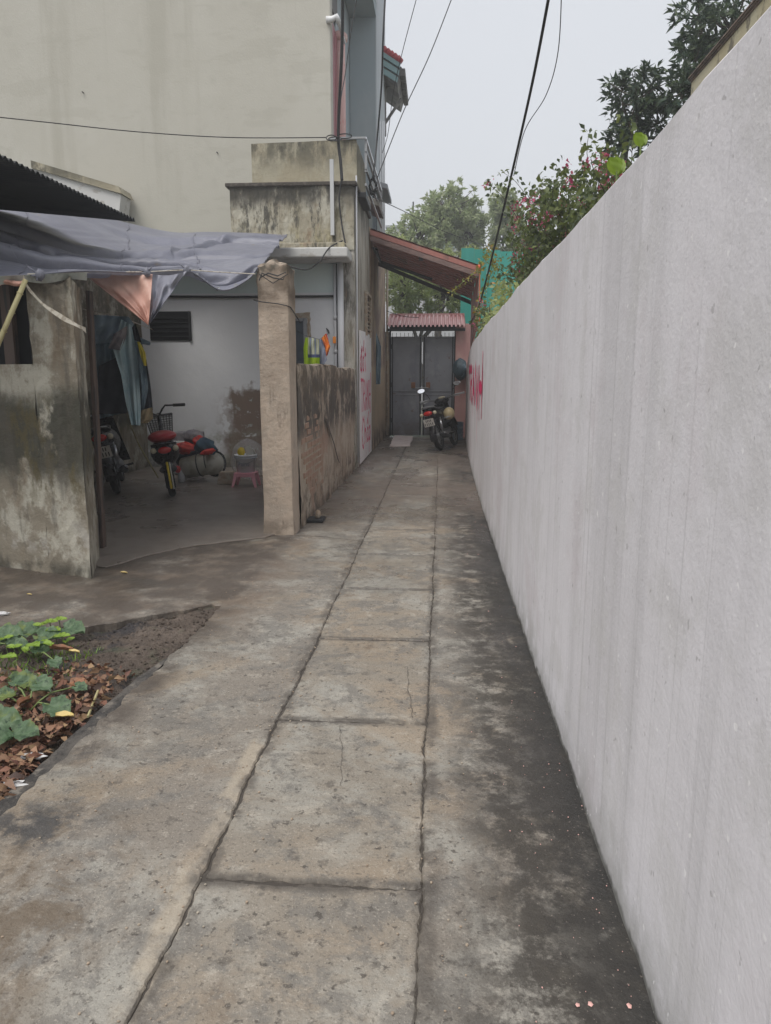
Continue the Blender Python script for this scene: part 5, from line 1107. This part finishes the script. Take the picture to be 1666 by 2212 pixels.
# ================================================================ BY THE GATE
b = MB(); P = [gr(842, 965), gr(885, 965), gr(893, 944), gr(852, 942)]
pl = jag([(p.x, p.y) for p in P], .06, .01); slab_mesh(pl, .022, thick=.02, bevel=.006, drop=.006).build('mat', 'mat_board'); tag(bpy.data.objects['mat'], 'pale pinkish board lying on the ground in front of the grey gate', 'board')
q = gr(991, 952); ct = thing('crate', 'blue plastic crate standing between the motorbike and the pink pillar', 'crate', q)
for k in range(2):
    z0 = .01+k*.21; b = MB()
    X0, X1, Y0, Y1 = q.x-.13, q.x+.1, q.y+.1, q.y+.45
    b.box((X0, Y0, z0), (X1, Y0+.015, z0+.19)); b.box((X0, Y1, z0), (X1, Y1+.015, z0+.19)); b.box((X0, Y0+.015, z0), (X0+.015, Y1, z0+.19)); b.box((X1-.015, Y0+.015, z0), (X1, Y1, z0+.19)); b.box((X0+.015, Y0+.015, z0), (X1-.015, Y1, z0+.012))
    b.box((X0-.008, Y0-.008, z0+.165), (X1+.008, Y0-.001, z0+.195)); b.build('side', 'crate', ct)
o = heap('hanging_bag', 994, 798, 17.9, (.17, .14, .24), 'bbag', 'dark blue plastic bag full of things hanging on the pink pillar by the gate', 'bag', seed=21, lump=.12)

# ================================================================ REAR YELLOW BUILDING, right
ry = thing('rear_building', 'weathered yellow building with a brown roof edge rising behind the white wall at upper right', 'building', (4, 5, 0))
X = 3.4; e = onx(1495, 168, X)
def ryt(y): return e.z
MB().box((X, -4, 0), (X+6, e.y, e.z-.062)).build('wall', 'rearyellow', ry)
for k, (dz0, dz1, out) in enumerate(((-.060, -.038, .015), (-.036, -.018, .035), (-.016, .004, .05))):
    MB().box((X-out, -4, e.z+dz0), (X+6, e.y+out*.5, e.z+dz1)).build('roof_edge', 'rearcoping', ry, bev=.004)

# ================================================================ CABLES
def cable(pts, r_, label, mat='cable', n=40, name='cable'):
    Q_ = [at(*p) for p in pts]; b = MB(); b.tube([cr(Q_, k/n) for k in range(n+1)], r_, 6); return tag(b.build(name, mat, smooth=True), label, 'cable')
cable([(741, -60, 10.5), (740, 60, 10.8), (737, 150, 11.0), (733, 230, 11.3), (731, 300, 11.45), (736, 350, 11.45), (739, 390, 11.45)], .022, 'thick twisted black cable bundle dropping past the pink column to the upper parapet')
cable([(738, 390, 11.45), (733, 430, 11.48), (738, 480, 11.48), (746, 525, 11.45)], .013, 'black cable hanging down the face of the mouldy parapet')
cable([(778, -40, 12), (760, 60, 12), (746, 160, 12), (736, 220, 11.6), (733, 300, 11.5)], .008, 'thin cable joining the thick bundle from above at a slant')
cable([(834, -40, 12), (828, 80, 12), (824, 190, 12.5), (815, 300, 13), (806, 390, 12.6)], .015, 'dark cable coming down beside the tiled eave to the coiled cable')
cable([(910, -40, 12), (870, 110, 13), (850, 200, 14), (838, 290, 15), (826, 330, 16)], .006, 'thin grey wire crossing in front of the tiled eave')
cable([(990, -40, 13), (930, 115, 13), (870, 245, 13), (815, 385, 12.8)], .008, 'thin straight wire crossing the sky to the corner of the old house')
cable([(1192, -40, 7), (1150, 180, 8), (1100, 400, 9.5), (1062, 560, 11.5), (1035, 660, 13), (1015, 700, 15)], .014, 'thickest black cable running down across the sky to the gate')
cable([(1214, -40, 8), (1206, 110, 8.5), (1180, 205, 9), (1134, 282, 9.5), (1110, 380, 9.7)], .005, 'thin looping wire to the right of the thickest cable')
cable([(-60, 247, 10), (100, 264, 10.5), (300, 285, 11), (500, 297, 11.3), (706, 297, 11.5)], .007, 'dark wire sagging across the blank beige wall')
cable([(806, 425, 13), (870, 455, 18), (900, 470, 20), (960, 500, 22), (1040, 528, 20), (1064, 530, 13)], .008, 'dark wire sagging in front of the misty trees')
cable([(740, 520, 11.3), (712, 535, 11.0), (690, 565, 10.9), (665, 582, 10.8), (635, 578, 9), (612, 570, 6.9)], .010, 'black cable looping from the parapet down to the top of the pillar')
cable([(905, 686, 17.7), (870, 683, 17.7), (836, 672, 17.9)], .008, 'short wire lying on the small pink corrugated roof')
b = MB()
for k, (cx, cy, rx, ry_) in enumerate(((716, 298, 11, 6), (745, 294, 15, 5), (724, 300, 14, 4))):
    b.tube([at(cx+rx*math.cos(t_), cy+ry_*math.sin(t_), 11.42+.1*math.sin(t_*2+k)) for t_ in [j*2*math.pi/24 for j in range(25)]], .008, 5)
tag(b.build('cable_coil', 'cable', smooth=True), 'loose rings of black cable around the bundle on top of the upper parapet', 'cable')
b = MB()
for k in range(5): b.tube([at(806+random.uniform(-2, 2)+7*math.cos(t_), 402+random.uniform(-4, 4)+(20-k*2)*math.sin(t_), 12.5+.15*math.sin(t_*2+k)) for t_ in [j*2*math.pi/20 for j in range(21)]], .009, 5)
tag(b.build('cable_coil', 'cable', smooth=True), 'tangled coil of black cable hanging at the corner of the roof railing', 'cable')
b = MB(); p = at(893, 436, 45); b.tube([p, p-Vector((0, 0, 3))], .05, 6); tag(b.build('antenna_pole', 'dark_steel'), 'thin dark pole standing in front of the misty trees beside the pale house', 'pole')

# ================================================================ FOLIAGE
def leafmesh(name, C, D, S, mat, parent=None, wid=.22, droop=.12):
    C = np.asarray(C, float); D = np.asarray(D, float); D /= np.linalg.norm(D, axis=1, keepdims=True)+1e-9; n = len(C)
    rnd = rng.normal(size=(n, 3)); N = np.cross(D, rnd); N /= np.linalg.norm(N, axis=1, keepdims=True)+1e-9; N[N[:, 2] < 0] *= -1
    Sd = np.cross(D, N); S = np.asarray(S)[:, None]
    tpl = [(0, 0, 0), (.42, wid, .05), (1, 0, -droop), (.42, -wid, .05), (.5, 0, -.02)]
    V = np.stack([C+S*(a*D+b_*Sd+c_*N) for a, b_, c_ in tpl], 1).reshape(-1, 3)
    base = (np.arange(n)*5)[:, None, None]; F_ = (np.array([(0, 1, 4), (1, 2, 4), (0, 4, 3), (4, 2, 3)])[None]+base).reshape(-1, 3)
    if parent is not None: V = V-np.array(parent.location)
    me = bpy.data.meshes.new(name); me.vertices.add(len(V)); me.vertices.foreach_set('co', V.ravel()); me.loops.add(F_.size); me.loops.foreach_set('vertex_index', F_.ravel().astype(np.int32))
    me.polygons.add(len(F_)); me.polygons.foreach_set('loop_start', np.arange(0, F_.size, 3, dtype=np.int32)); me.polygons.foreach_set('loop_total', np.full(len(F_), 3, np.int32)); me.update(calc_edges=True)
    me.materials.append(M[mat].m); o = bpy.data.objects.new(name, me); COL.objects.link(o)
    if parent is not None: o.parent = parent
    return o
def limb(b, p, q, r0, r1, sag=.0, n=6, wob=.05):
    p = Vector(p); q = Vector(q); L = (q-p).length; pts = []
    for i in range(n+1):
        t_ = i/n; w_ = math.sin(math.pi*t_)*L*wob; pts.append(p.lerp(q, t_)+Vector((random.uniform(-w_, w_), random.uniform(-w_, w_), random.uniform(-w_, w_)+sag*math.sin(math.pi*t_))))
    b.tube(pts, [r0+(r1-r0)*i/n for i in range(n+1)], 6, cap=False); return pts
def whorl_tree(name, label, base, blobs, leaf, mat, per=14, nwh=120, leafwid=.17, root_r=.10, twig=.008):
    t = thing(name, label, 'tree', base); b = MB(); base = Vector(base)
    fork = base+(Vector(blobs[0][0])-base)*.55; fork.z = base.z+(blobs[0][0][2]-base.z)*.6
    limb(b, base, fork, root_r, root_r*.6)
    C = []; D = []; S = []
    for (c_, r_, k) in blobs:
        c_ = Vector(c_); bb = limb(b, fork, c_-Vector((0, 0, r_[2]*.3)), root_r*.5, root_r*.2)
        for i in range(int(nwh*k)):
            d = Vector(rng.normal(size=3)).normalized(); rad = rng.uniform(.25, 1)**.5*(1+.22*math.sin(d.x*5+d.z*7+c_.x)+.12*math.sin(d.y*9+d.z*4))
            p = c_+Vector((d.x*r_[0], d.y*r_[1], d.z*r_[2]))*rad
            if i % 3 == 0: limb(b, c_.lerp(p, .15), p, twig*1.6, twig*.6, n=3)
            out = (p-c_).normalized()+Vector((0, 0, .35))
            for j in range(per):
                dd = out*.6+Vector(rng.normal(size=3))*.75+Vector((0, 0, -.35*rng.random())); C.append(p+Vector(rng.normal(size=3))*leaf*.18); D.append(dd); S.append(leaf*rng.uniform(.6, 1.15))
    b.build('trunk', 'bark', t, smooth=True); leafmesh('crown', C, D, S, mat, t, wid=leafwid, droop=.25); return t
def E3(x, y, Y, rx, ry_, k=1): p = at(x, y, Y); return (tuple(p), (rx/1600*Y, rx/1600*Y*.9, ry_/1600*Y), k)
whorl_tree('tree', 'dark long-leaved tree behind the white wall with the lower crown left of the yellow building', (at(1430, 300, 13.2).x+.5, 13.6, 0),
           [E3(1378, 215, 13, 62, 68, 1.1), E3(1340, 300, 13, 26, 34, .35), E3(1420, 270, 13, 40, 60, .6), E3(1345, 200, 13.2, 26, 46, .3)], .15, 'leaf_dark', nwh=70, per=13)
whorl_tree('tree', 'taller dark tree behind the edge of the yellow building at the top right corner', (at(1600, 100, 12.5).x+.3, 12.9, 0),
           [E3(1580, 70, 12.5, 110, 90, 1.5), E3(1510, 40, 12.5, 46, 60, .5), E3(1500, 155, 12.3, 42, 50, .5), E3(1475, 200, 12.2, 28, 34, .25)], .15, 'leaf_dark', nwh=90, per=13)
# misty trees beyond the gate
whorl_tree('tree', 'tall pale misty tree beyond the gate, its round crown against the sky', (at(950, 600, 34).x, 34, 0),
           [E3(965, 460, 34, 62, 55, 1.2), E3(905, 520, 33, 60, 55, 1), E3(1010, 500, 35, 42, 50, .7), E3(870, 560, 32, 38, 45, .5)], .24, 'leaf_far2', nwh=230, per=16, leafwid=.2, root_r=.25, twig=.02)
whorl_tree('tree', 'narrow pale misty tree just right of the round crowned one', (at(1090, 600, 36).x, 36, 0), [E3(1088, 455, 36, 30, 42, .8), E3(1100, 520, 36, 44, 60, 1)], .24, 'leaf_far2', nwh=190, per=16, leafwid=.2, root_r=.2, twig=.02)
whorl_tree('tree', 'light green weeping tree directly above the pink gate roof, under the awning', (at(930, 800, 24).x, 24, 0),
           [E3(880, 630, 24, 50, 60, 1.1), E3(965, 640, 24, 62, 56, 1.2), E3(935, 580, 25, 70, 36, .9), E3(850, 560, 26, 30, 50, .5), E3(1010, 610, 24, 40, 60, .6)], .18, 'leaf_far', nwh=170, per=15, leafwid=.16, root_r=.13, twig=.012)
# ---- bougainvillea and climbers behind the wall
bg_ = thing('bougainvillea', 'bougainvillea with dark leaves and pink flowers arching over the white wall', 'plant', (1.1, 9, 0))
b = MB(); C = []; D = []; S = []; FC = []; FD = []; FS = []
canes = [((1.5, 6.9), (1300, 372, 7.2)), ((1.4, 7.2), (1262, 368, 7.6)), ((1.3, 7.6), (1235, 385, 8.0)), ((1.25, 8), (1190, 388, 8.6)), ((1.2, 8.3), (1160, 430, 8.8)), ((1.15, 8.6), (1135, 412, 9.4)), ((1.1, 9), (1118, 455, 9.8)), ((1.1, 9), (1135, 500, 9.5)), ((1.0, 9.5), (1120, 530, 10)),
         ((1.45, 7), (1320, 395, 7.0)), ((1.3, 7.6), (1270, 420, 7.4)), ((1.2, 8), (1215, 440, 8)), ((1.1, 8.6), (1165, 480, 8.8)), ((1.0, 9.2), (1112, 575, 10.4)), ((.85, 11.5), (1045, 690, 12.6)),
         ((1.3, 7.8), (1240, 450, 7.8)), ((1.2, 8.3), (1190, 500, 8.6)), ((1.1, 8.8), (1160, 540, 9.2)), ((1.0, 9.6), (1125, 585, 10.2)), ((1.2, 7.6), (1290, 400, 7.1)), ((1.1, 8.4), (1205, 455, 8.3))]
for (bx, by), tip in canes:
    q = at(*tip); q += Vector((rng.uniform(-.05, .1), 0, 0)); p = Vector((bx+.1, by, 1.6)); mid = p.lerp(q, .6)+Vector((.1, 0, .15))
    for sub in range(4):
        qq = q+Vector(rng.normal(size=3))*(.0 if sub == 0 else .22); pts = [cr([p, mid, qq], k/14) for k in range(15)]
        qq2 = Vector(rng.normal(size=3))*.03; b.tube([v+qq2*math.sin(i_*.7) for i_, v in enumerate(pts)], [.008-.0004*i for i in range(15)], 4, cap=False)
        for i in range(3, 15):
            for j in range(9 if i > 6 else 8):
                v = pts[i]+Vector(rng.normal(size=3))*(.075 if i < 12 else .04)*(1.3 if sub else 1)
                if v.x < .56: v.x = .56+rng.random()*.1
                C.append(v); D.append(Vector(rng.normal(size=3))+Vector((0, 0, -.5))); S.append(rng.uniform(.045, .085))
            if rng.random() < (.13 if i > 7 else .04):
                c0 = pts[i]+Vector(rng.normal(size=3))*.05
                for j in range(14): FC.append(c0+Vector(rng.normal(size=3))*.03); FD.append(Vector(rng.normal(size=3))); FS.append(rng.uniform(.025, .045))
b.build('canes', 'bark', bg_, smooth=True)['kind'] = 'stuff'; leafmesh('foliage', C, D, S, 'leaf_boug', bg_, wid=.3, droop=.15); leafmesh('flowers', FC, FD, FS, 'flower', bg_, wid=.42, droop=.2)
# green hedge mass lower, along the wall top far end
hd = thing('hedge', 'tangled green climbers along the far end of the white wall below the teal sheeting', 'hedge', (1.2, 12, 0))
C = []; D = []; S = []
for i in range(5200):
    y = rng.uniform(8.5, 16); t_ = (y-8.5)/7.5; x = wx(y)+.16+abs(rng.normal())*.28; z = 1.85+rng.random()**1.6*(.62+.16*math.sin(y*2.1)-.12*t_)
    C.append((x, y, z)); D.append(Vector(rng.normal(size=3))+Vector((0, 0, -.3))); S.append(rng.uniform(.05, .10))
leafmesh('foliage', C, D, S, 'leaf_far', hd, wid=.26)
b = MB()
for k in range(14): y = 9+k*.5; limb(b, (wx(y)+.35, y, 0), (wx(y)+.3+random.uniform(-.1, .3), y+.2, 2.5), .02, .008)
b.build('stems', 'bark', hd, smooth=True)
# vine hanging over the awning corner
vn = thing('vine', 'thin yellow green vine trailing over the right corner of the maroon awning', 'vine', tuple(at(1035, 590, 13.6)))
C = []; D = []; S = []; b = MB()
for pts in ([(1062, 530, 12.8), (1046, 560, 13.3), (1034, 582, 13.5), (1005, 605, 13.4), (975, 632, 13.3)], [(1064, 560, 12.8), (1058, 600, 13), (1040, 640, 13.2), (1028, 690, 13.2)], [(1058, 540, 12.8), (1075, 580, 12.6), (1070, 640, 12.4)]):
    Q_ = [at(*p) for p in pts]; P_ = [cr(Q_, k/24) for k in range(25)]; b.tube(P_, .005, 4)
    for v in P_:
        for j in range(5): C.append(v+Vector(rng.normal(size=3))*.035); D.append(Vector(rng.normal(size=3))); S.append(rng.uniform(.04, .08))
b.build('stem', 'weed_stem', vn); leafmesh('foliage', C, D, S, 'leaf_vine', vn, wid=.3)['kind'] = 'stuff'
# bright lime leaves above the wall
def bigleaf(b, c, d, up, L, wd, cup=.12, lobes=0, ph=0):
    d = Vector(d).normalized(); up = Vector(up); sd = d.cross(up).normalized(); up = sd.cross(d).normalized(); c = Vector(c)
    def f(u, v):
        s_ = (u-.5)*2; w_ = wd*math.sin(math.pi*min(.985, .06+v*.93))**.6*(1+lobes*(math.sin(v*17+ph)+.8*math.sin(v*41+ph*2)))
        return c+d*(L*(v-(lobes*1.6*abs(s_)*(1-v))))+sd*(s_*w_)+up*(cup*L*(abs(s_)**1.3)*.8-cup*L*v*v+(.02+.25*lobes)*L*math.sin(v*13+s_*5+ph))
    b.grid(f, 8 if not lobes else 14, 10 if not lobes else 20)
for (cx, cy, Y, n_, sc_, lab) in ((1333, 352, 5.2, 3, 1.0, 'cluster of broad bright lime leaves poking over the white wall, the larger and nearer one'), (1385, 296, 5.0, 3, .75, 'small bright lime shoot on the white wall below the dark tree')):
    q = at(cx, cy, Y); pz = thing('shoot', lab, 'plant', (q.x, q.y, 1.95))
    b = MB(); b.tube([(q.x+.03, q.y, 1.9), (q.x, q.y, q.z-.05)], .006, 5); b.build('stem', 'weed_stem', pz)
    for k in range(n_):
        b = MB(); a_ = (-.5+k*.45); bigleaf(b, q+Vector((0, .01*k, -.07*sc_)), (math.sin(a_), .12*k-.1, 1), (0, -1, .2), .115*sc_, .042*sc_, cup=.12); b.build('leaf', 'leaf_lime', pz, smooth=True)

# ================================================================ WEEDS, LITTER in the soil patch
def soilz(x, y): return -.07+.018*math.sin(x*5+1)*math.sin(y*3.1)+.012*math.sin(x*13+y*9)-(.02 if y > 3.3 else 0)
C = []; D = []; S = []
for i in range(9000):
    y = rng.uniform(.9, 3.45); xm_ = -1.47; x = xm_-abs(rng.normal())*.5-.01
    if y > 2.75 and rng.random() < .55*(y-2.75)/.7+.25: continue
    if x > -1.50+.02*math.sin(y*9): continue
    C.append((x, y, soilz(x, y)+.018+rng.random()*.045)); D.append((rng.normal(), rng.normal(), rng.normal()*.25)); S.append(rng.uniform(.022, .065))
tag(leafmesh('leaf_litter', C, D, S, 'litter', None, wid=.24, droop=.45), 'thick brown and rusty layer of dead leaves in the soil beside the path', 'leaves', kind='stuff')
def flat_leaf(name, x, y, L, wd, ang, mat, label, lift=.02, cat='leaf'):
    q = gr(x, y, -.04); b = MB(); bigleaf(b, (0, 0, 0), (math.cos(ang), math.sin(ang), .1), (0, 0, 1), L, wd, cup=.25); o = b.build(name, mat, smooth=True); o.location = (q.x, q.y, -.04+lift); return tag(o, label, cat)
flat_leaf('fallen_leaf', 122, 1566, .07, .026, .35, 'yellow_leaf', 'pale yellow fallen leaf lying flat on the dead leaves beside the kerb', .035)
flat_leaf('fallen_leaf', 42, 1540, .10, .022, 1.5, 'brown_leaf', 'long rusty brown leaf standing upright among the squash leaves', .03)
flat_leaf('fallen_leaf', 150, 1420, .055, .014, .1, 'yellow_leaf', 'small bright yellow leaf near the top of the soil patch', .03)
flat_leaf('fallen_leaf', 110, 1415, .12, .018, .1, 'brown_leaf', 'long light brown leaf lying left of the small yellow leaf', .03)
flat_leaf('fallen_leaf', 150, 1490, .10, .045, -.3, 'brown_leaf', 'broad curled brown leaf below the squash leaves by the kerb', .03)
flat_leaf('fallen_leaf', 60, 1300, .03, .008, .1, 'yellow_leaf', 'tiny yellow leaf on the concrete above the weeds, left one', .05)
flat_leaf('fallen_leaf', 262, 1252, .045, .016, .3, 'yellow_leaf', 'yellow leaf on the concrete in front of the mouldy wall corner', .05)
b = MB(); b.tube([gr(190, 1548, -.03), gr(212, 1492, .0)], .006, 6); tag(b.build('twig', 'bamboo'), 'short pale twig lying across the edge of the dead leaves', 'twig')
for (x, y, sx_, lab) in ((66, 1640, .05, 'scrap of crumpled white paper on the dead leaves by the kerb'), (24, 1702, .06, 'larger crumpled grey white plastic scrap at the left edge, nearest the camera'), (8, 1342, .04, 'tiny white scrap on the concrete at the left edge above the weeds')):
    q = gr(x, y, -.035); b = MB(); b.ell((0, 0, 0), (sx_, sx_*.35, .010), nu=18, nv=8, lump=.35, seed=x); o = b.build('scrap', 'paper'); o.location = q+Vector((0, 0, .012 if y > 1400 else .05)); o.rotation_euler = (0, .05, .2); tag(o, lab, 'litter')
def weed(label, leaves, base, mat='weed_leaf'):
    t = thing('squash_plant', label, 'plant', gr(*base, -.06))
    for (x, y, zz, L, ang, tilt) in leaves:
        q = gr(x, y, zz); b0 = Vector(t.location)+Vector((random.uniform(-.02, .02), random.uniform(-.02, .02), 0))
        d = Vector((math.cos(ang), math.sin(ang), tilt)); c0 = q-d.normalized()*L*.5
        b = MB(); b.tube([b0, b0.lerp(c0, .5)+Vector((0, 0, .03)), c0], [.005, .004, .003], 6); b.build('stem', 'weed_stem', t, smooth=True)
        b = MB(); bigleaf(b, c0, d, (.1, -.35, 1), L, L*.52, cup=.22, lobes=.085, ph=x); b.build('leaf', mat, t, smooth=True)
weed('creeping plant with big dull green lobed leaves at the left edge of the soil patch', [(8, 1555, .03, .13, .2, .1), (55, 1580, .02, .10, .1, 0), (55, 1470, .03, .11, .4, .0), (92, 1480, .03, .10, -.5, 0), (12, 1500, .02, .08, .3, .1), (128, 1530, .0, .11, -.4, -.1), (175, 1485, .0, .06, -.2, 0), (-10, 1590, .03, .12, .4, 0)], (60, 1540))
weed('group of dull green squash leaves under the concrete edge above the dead leaves', [(20, 1370, .02, .14, .1, .1), (60, 1362, .02, .13, .2, .1), (105, 1372, .02, .12, .0, .1), (160, 1358, .03, .12, -.1, 0), (90, 1400, .0, .10, .3, 0), (120, 1432, .0, .07, -.8, -.2), (40, 1392, .0, .10, .5, 0), (-10, 1385, 0, .12, .2, 0)], (80, 1420))
t = thing('seedlings', 'bright lime green seedlings standing in front of the dull squash leaves', 'plant', gr(90, 1410, -.06))
sprs = [(108, 1345, .05), (88, 1352, .04), (128, 1340, .05), (110, 1392, .02), (135, 1375, .04), (145, 1385, .01), (95, 1390, .01), (30, 1400, .0), (20, 1420, .0), (60, 1405, 0), (118, 1362, .03), (10, 1380, .03), (75, 1395, .02)]
for k, (x, y, zz) in enumerate(sprs):
    q = gr(x, y, zz); b = MB(); b.tube([Vector((q.x, q.y+.02, -.07)), q], .0025, 5); b.build('stem', 'weed_stem', t)
    for j in range(2 if k % 2 else 3):
        b = MB(); a_ = j*2.2+k; bigleaf(b, q, (math.cos(a_), math.sin(a_), .3), (0, -.2, 1), .045, .019, cup=.2); b.build('leaf', 'sprout', t, smooth=True)
C = []; D = []; S = []
for i in range(1300):
    y = rng.uniform(2.4, 3.75); x = -1.8-abs(rng.normal())*.5
    C.append((x, y, soilz(x, y)+.01)); D.append((rng.normal()*.4, rng.normal()*.4, 1)); S.append(rng.uniform(.02, .06))
tag(leafmesh('grass', C, D, S, 'sprout', None, wid=.07, droop=.2), 'sparse short green grass blades among the weeds', 'grass', kind='stuff')

# ================================================================ FAR THINGS
tl = thing('teal_sheeting', 'bright teal green sheet metal wall standing behind the climbers beyond the awning', 'sheeting', (at(1060, 600, 20).x, 20, 0))
a_ = at(997, 536, 20); c_ = at(1150, 536, 20); w_ = (c_.x+1.2-a_.x)/9
for k in range(9):
    MB().box((a_.x+k*w_, 20+.015*(k % 2), 0), (a_.x+(k+.985)*w_, 20.03+.015*(k % 2), a_.z-.03*k)).build('sheet_panel', 'teal', tl)
def bldg(name, x0, x1, ytop, Y, dep, mat, label, wins=()):
    p = at(x0, ytop, Y); q = at(x1, ytop, Y); t = thing(name, label, 'building', ((p.x+q.x)/2, Y, 0))
    MB().box((p.x, Y, 0), (q.x, Y+dep, p.z)).build('wall', mat, t); MB().box((p.x-.1, Y-.1, p.z), (q.x+.1, Y+dep+.1, p.z+.15)).build('roof', 'far_grey', t)
    for (u0, v0, u1, v1) in wins:
        a = at(u0, v0, Y); c = at(u1, v1, Y); w = MB().box((a.x, Y-.03, c.z), (c.x, Y-.002, a.z)).build('window', 'far_glass', t); MB().box(((a.x+c.x)/2-.03, Y-.06, c.z), ((a.x+c.x)/2+.03, Y-.031, a.z)).build('frame', 'far_white', w)
bldg('green_building', 935, 1044, 462, 60, 10, 'far_grey_green', 'pale grey green block showing through the crown of the tall misty tree', [(950, 480, 970, 500), (990, 480, 1010, 500)])
bldg('pale_house', 836, 885, 492, 55, 8, 'far_white', 'whitish distant building at the left of the misty trees, next to the alley house')
bldg('white_house', 955, 1012, 545, 40, 6, 'far_white', 'small white house glimpsed between the misty trees above the awning', [(970, 560, 985, 575)])
bldg('far_house', 838, 1030, 600, 44, 6, 'far_white', 'long pale house seen through the light green tree above the pink gate roof', [(900, 620, 925, 645), (950, 620, 975, 645)])

# ---------------------------------------------------------------- air
hz = MB().box((-240, -80, -1.8), (240, 440, 15.5)); hm_ = bpy.data.materials.new('haze'); hm_.use_nodes = True; t_ = hm_.node_tree; t_.nodes.clear()
pv = t_.nodes.new('ShaderNodeVolumePrincipled'); pv.inputs['Color'].default_value = (.93, .95, .97, 1); pv.inputs['Density'].default_value = .0055; pv.inputs['Anisotropy'].default_value = .2
ou = t_.nodes.new('ShaderNodeOutputMaterial'); t_.links.new(pv.outputs[0], ou.inputs['Volume'])
class _H: m = hm_
hz.build('haze', _H)['kind'] = 'stuff'
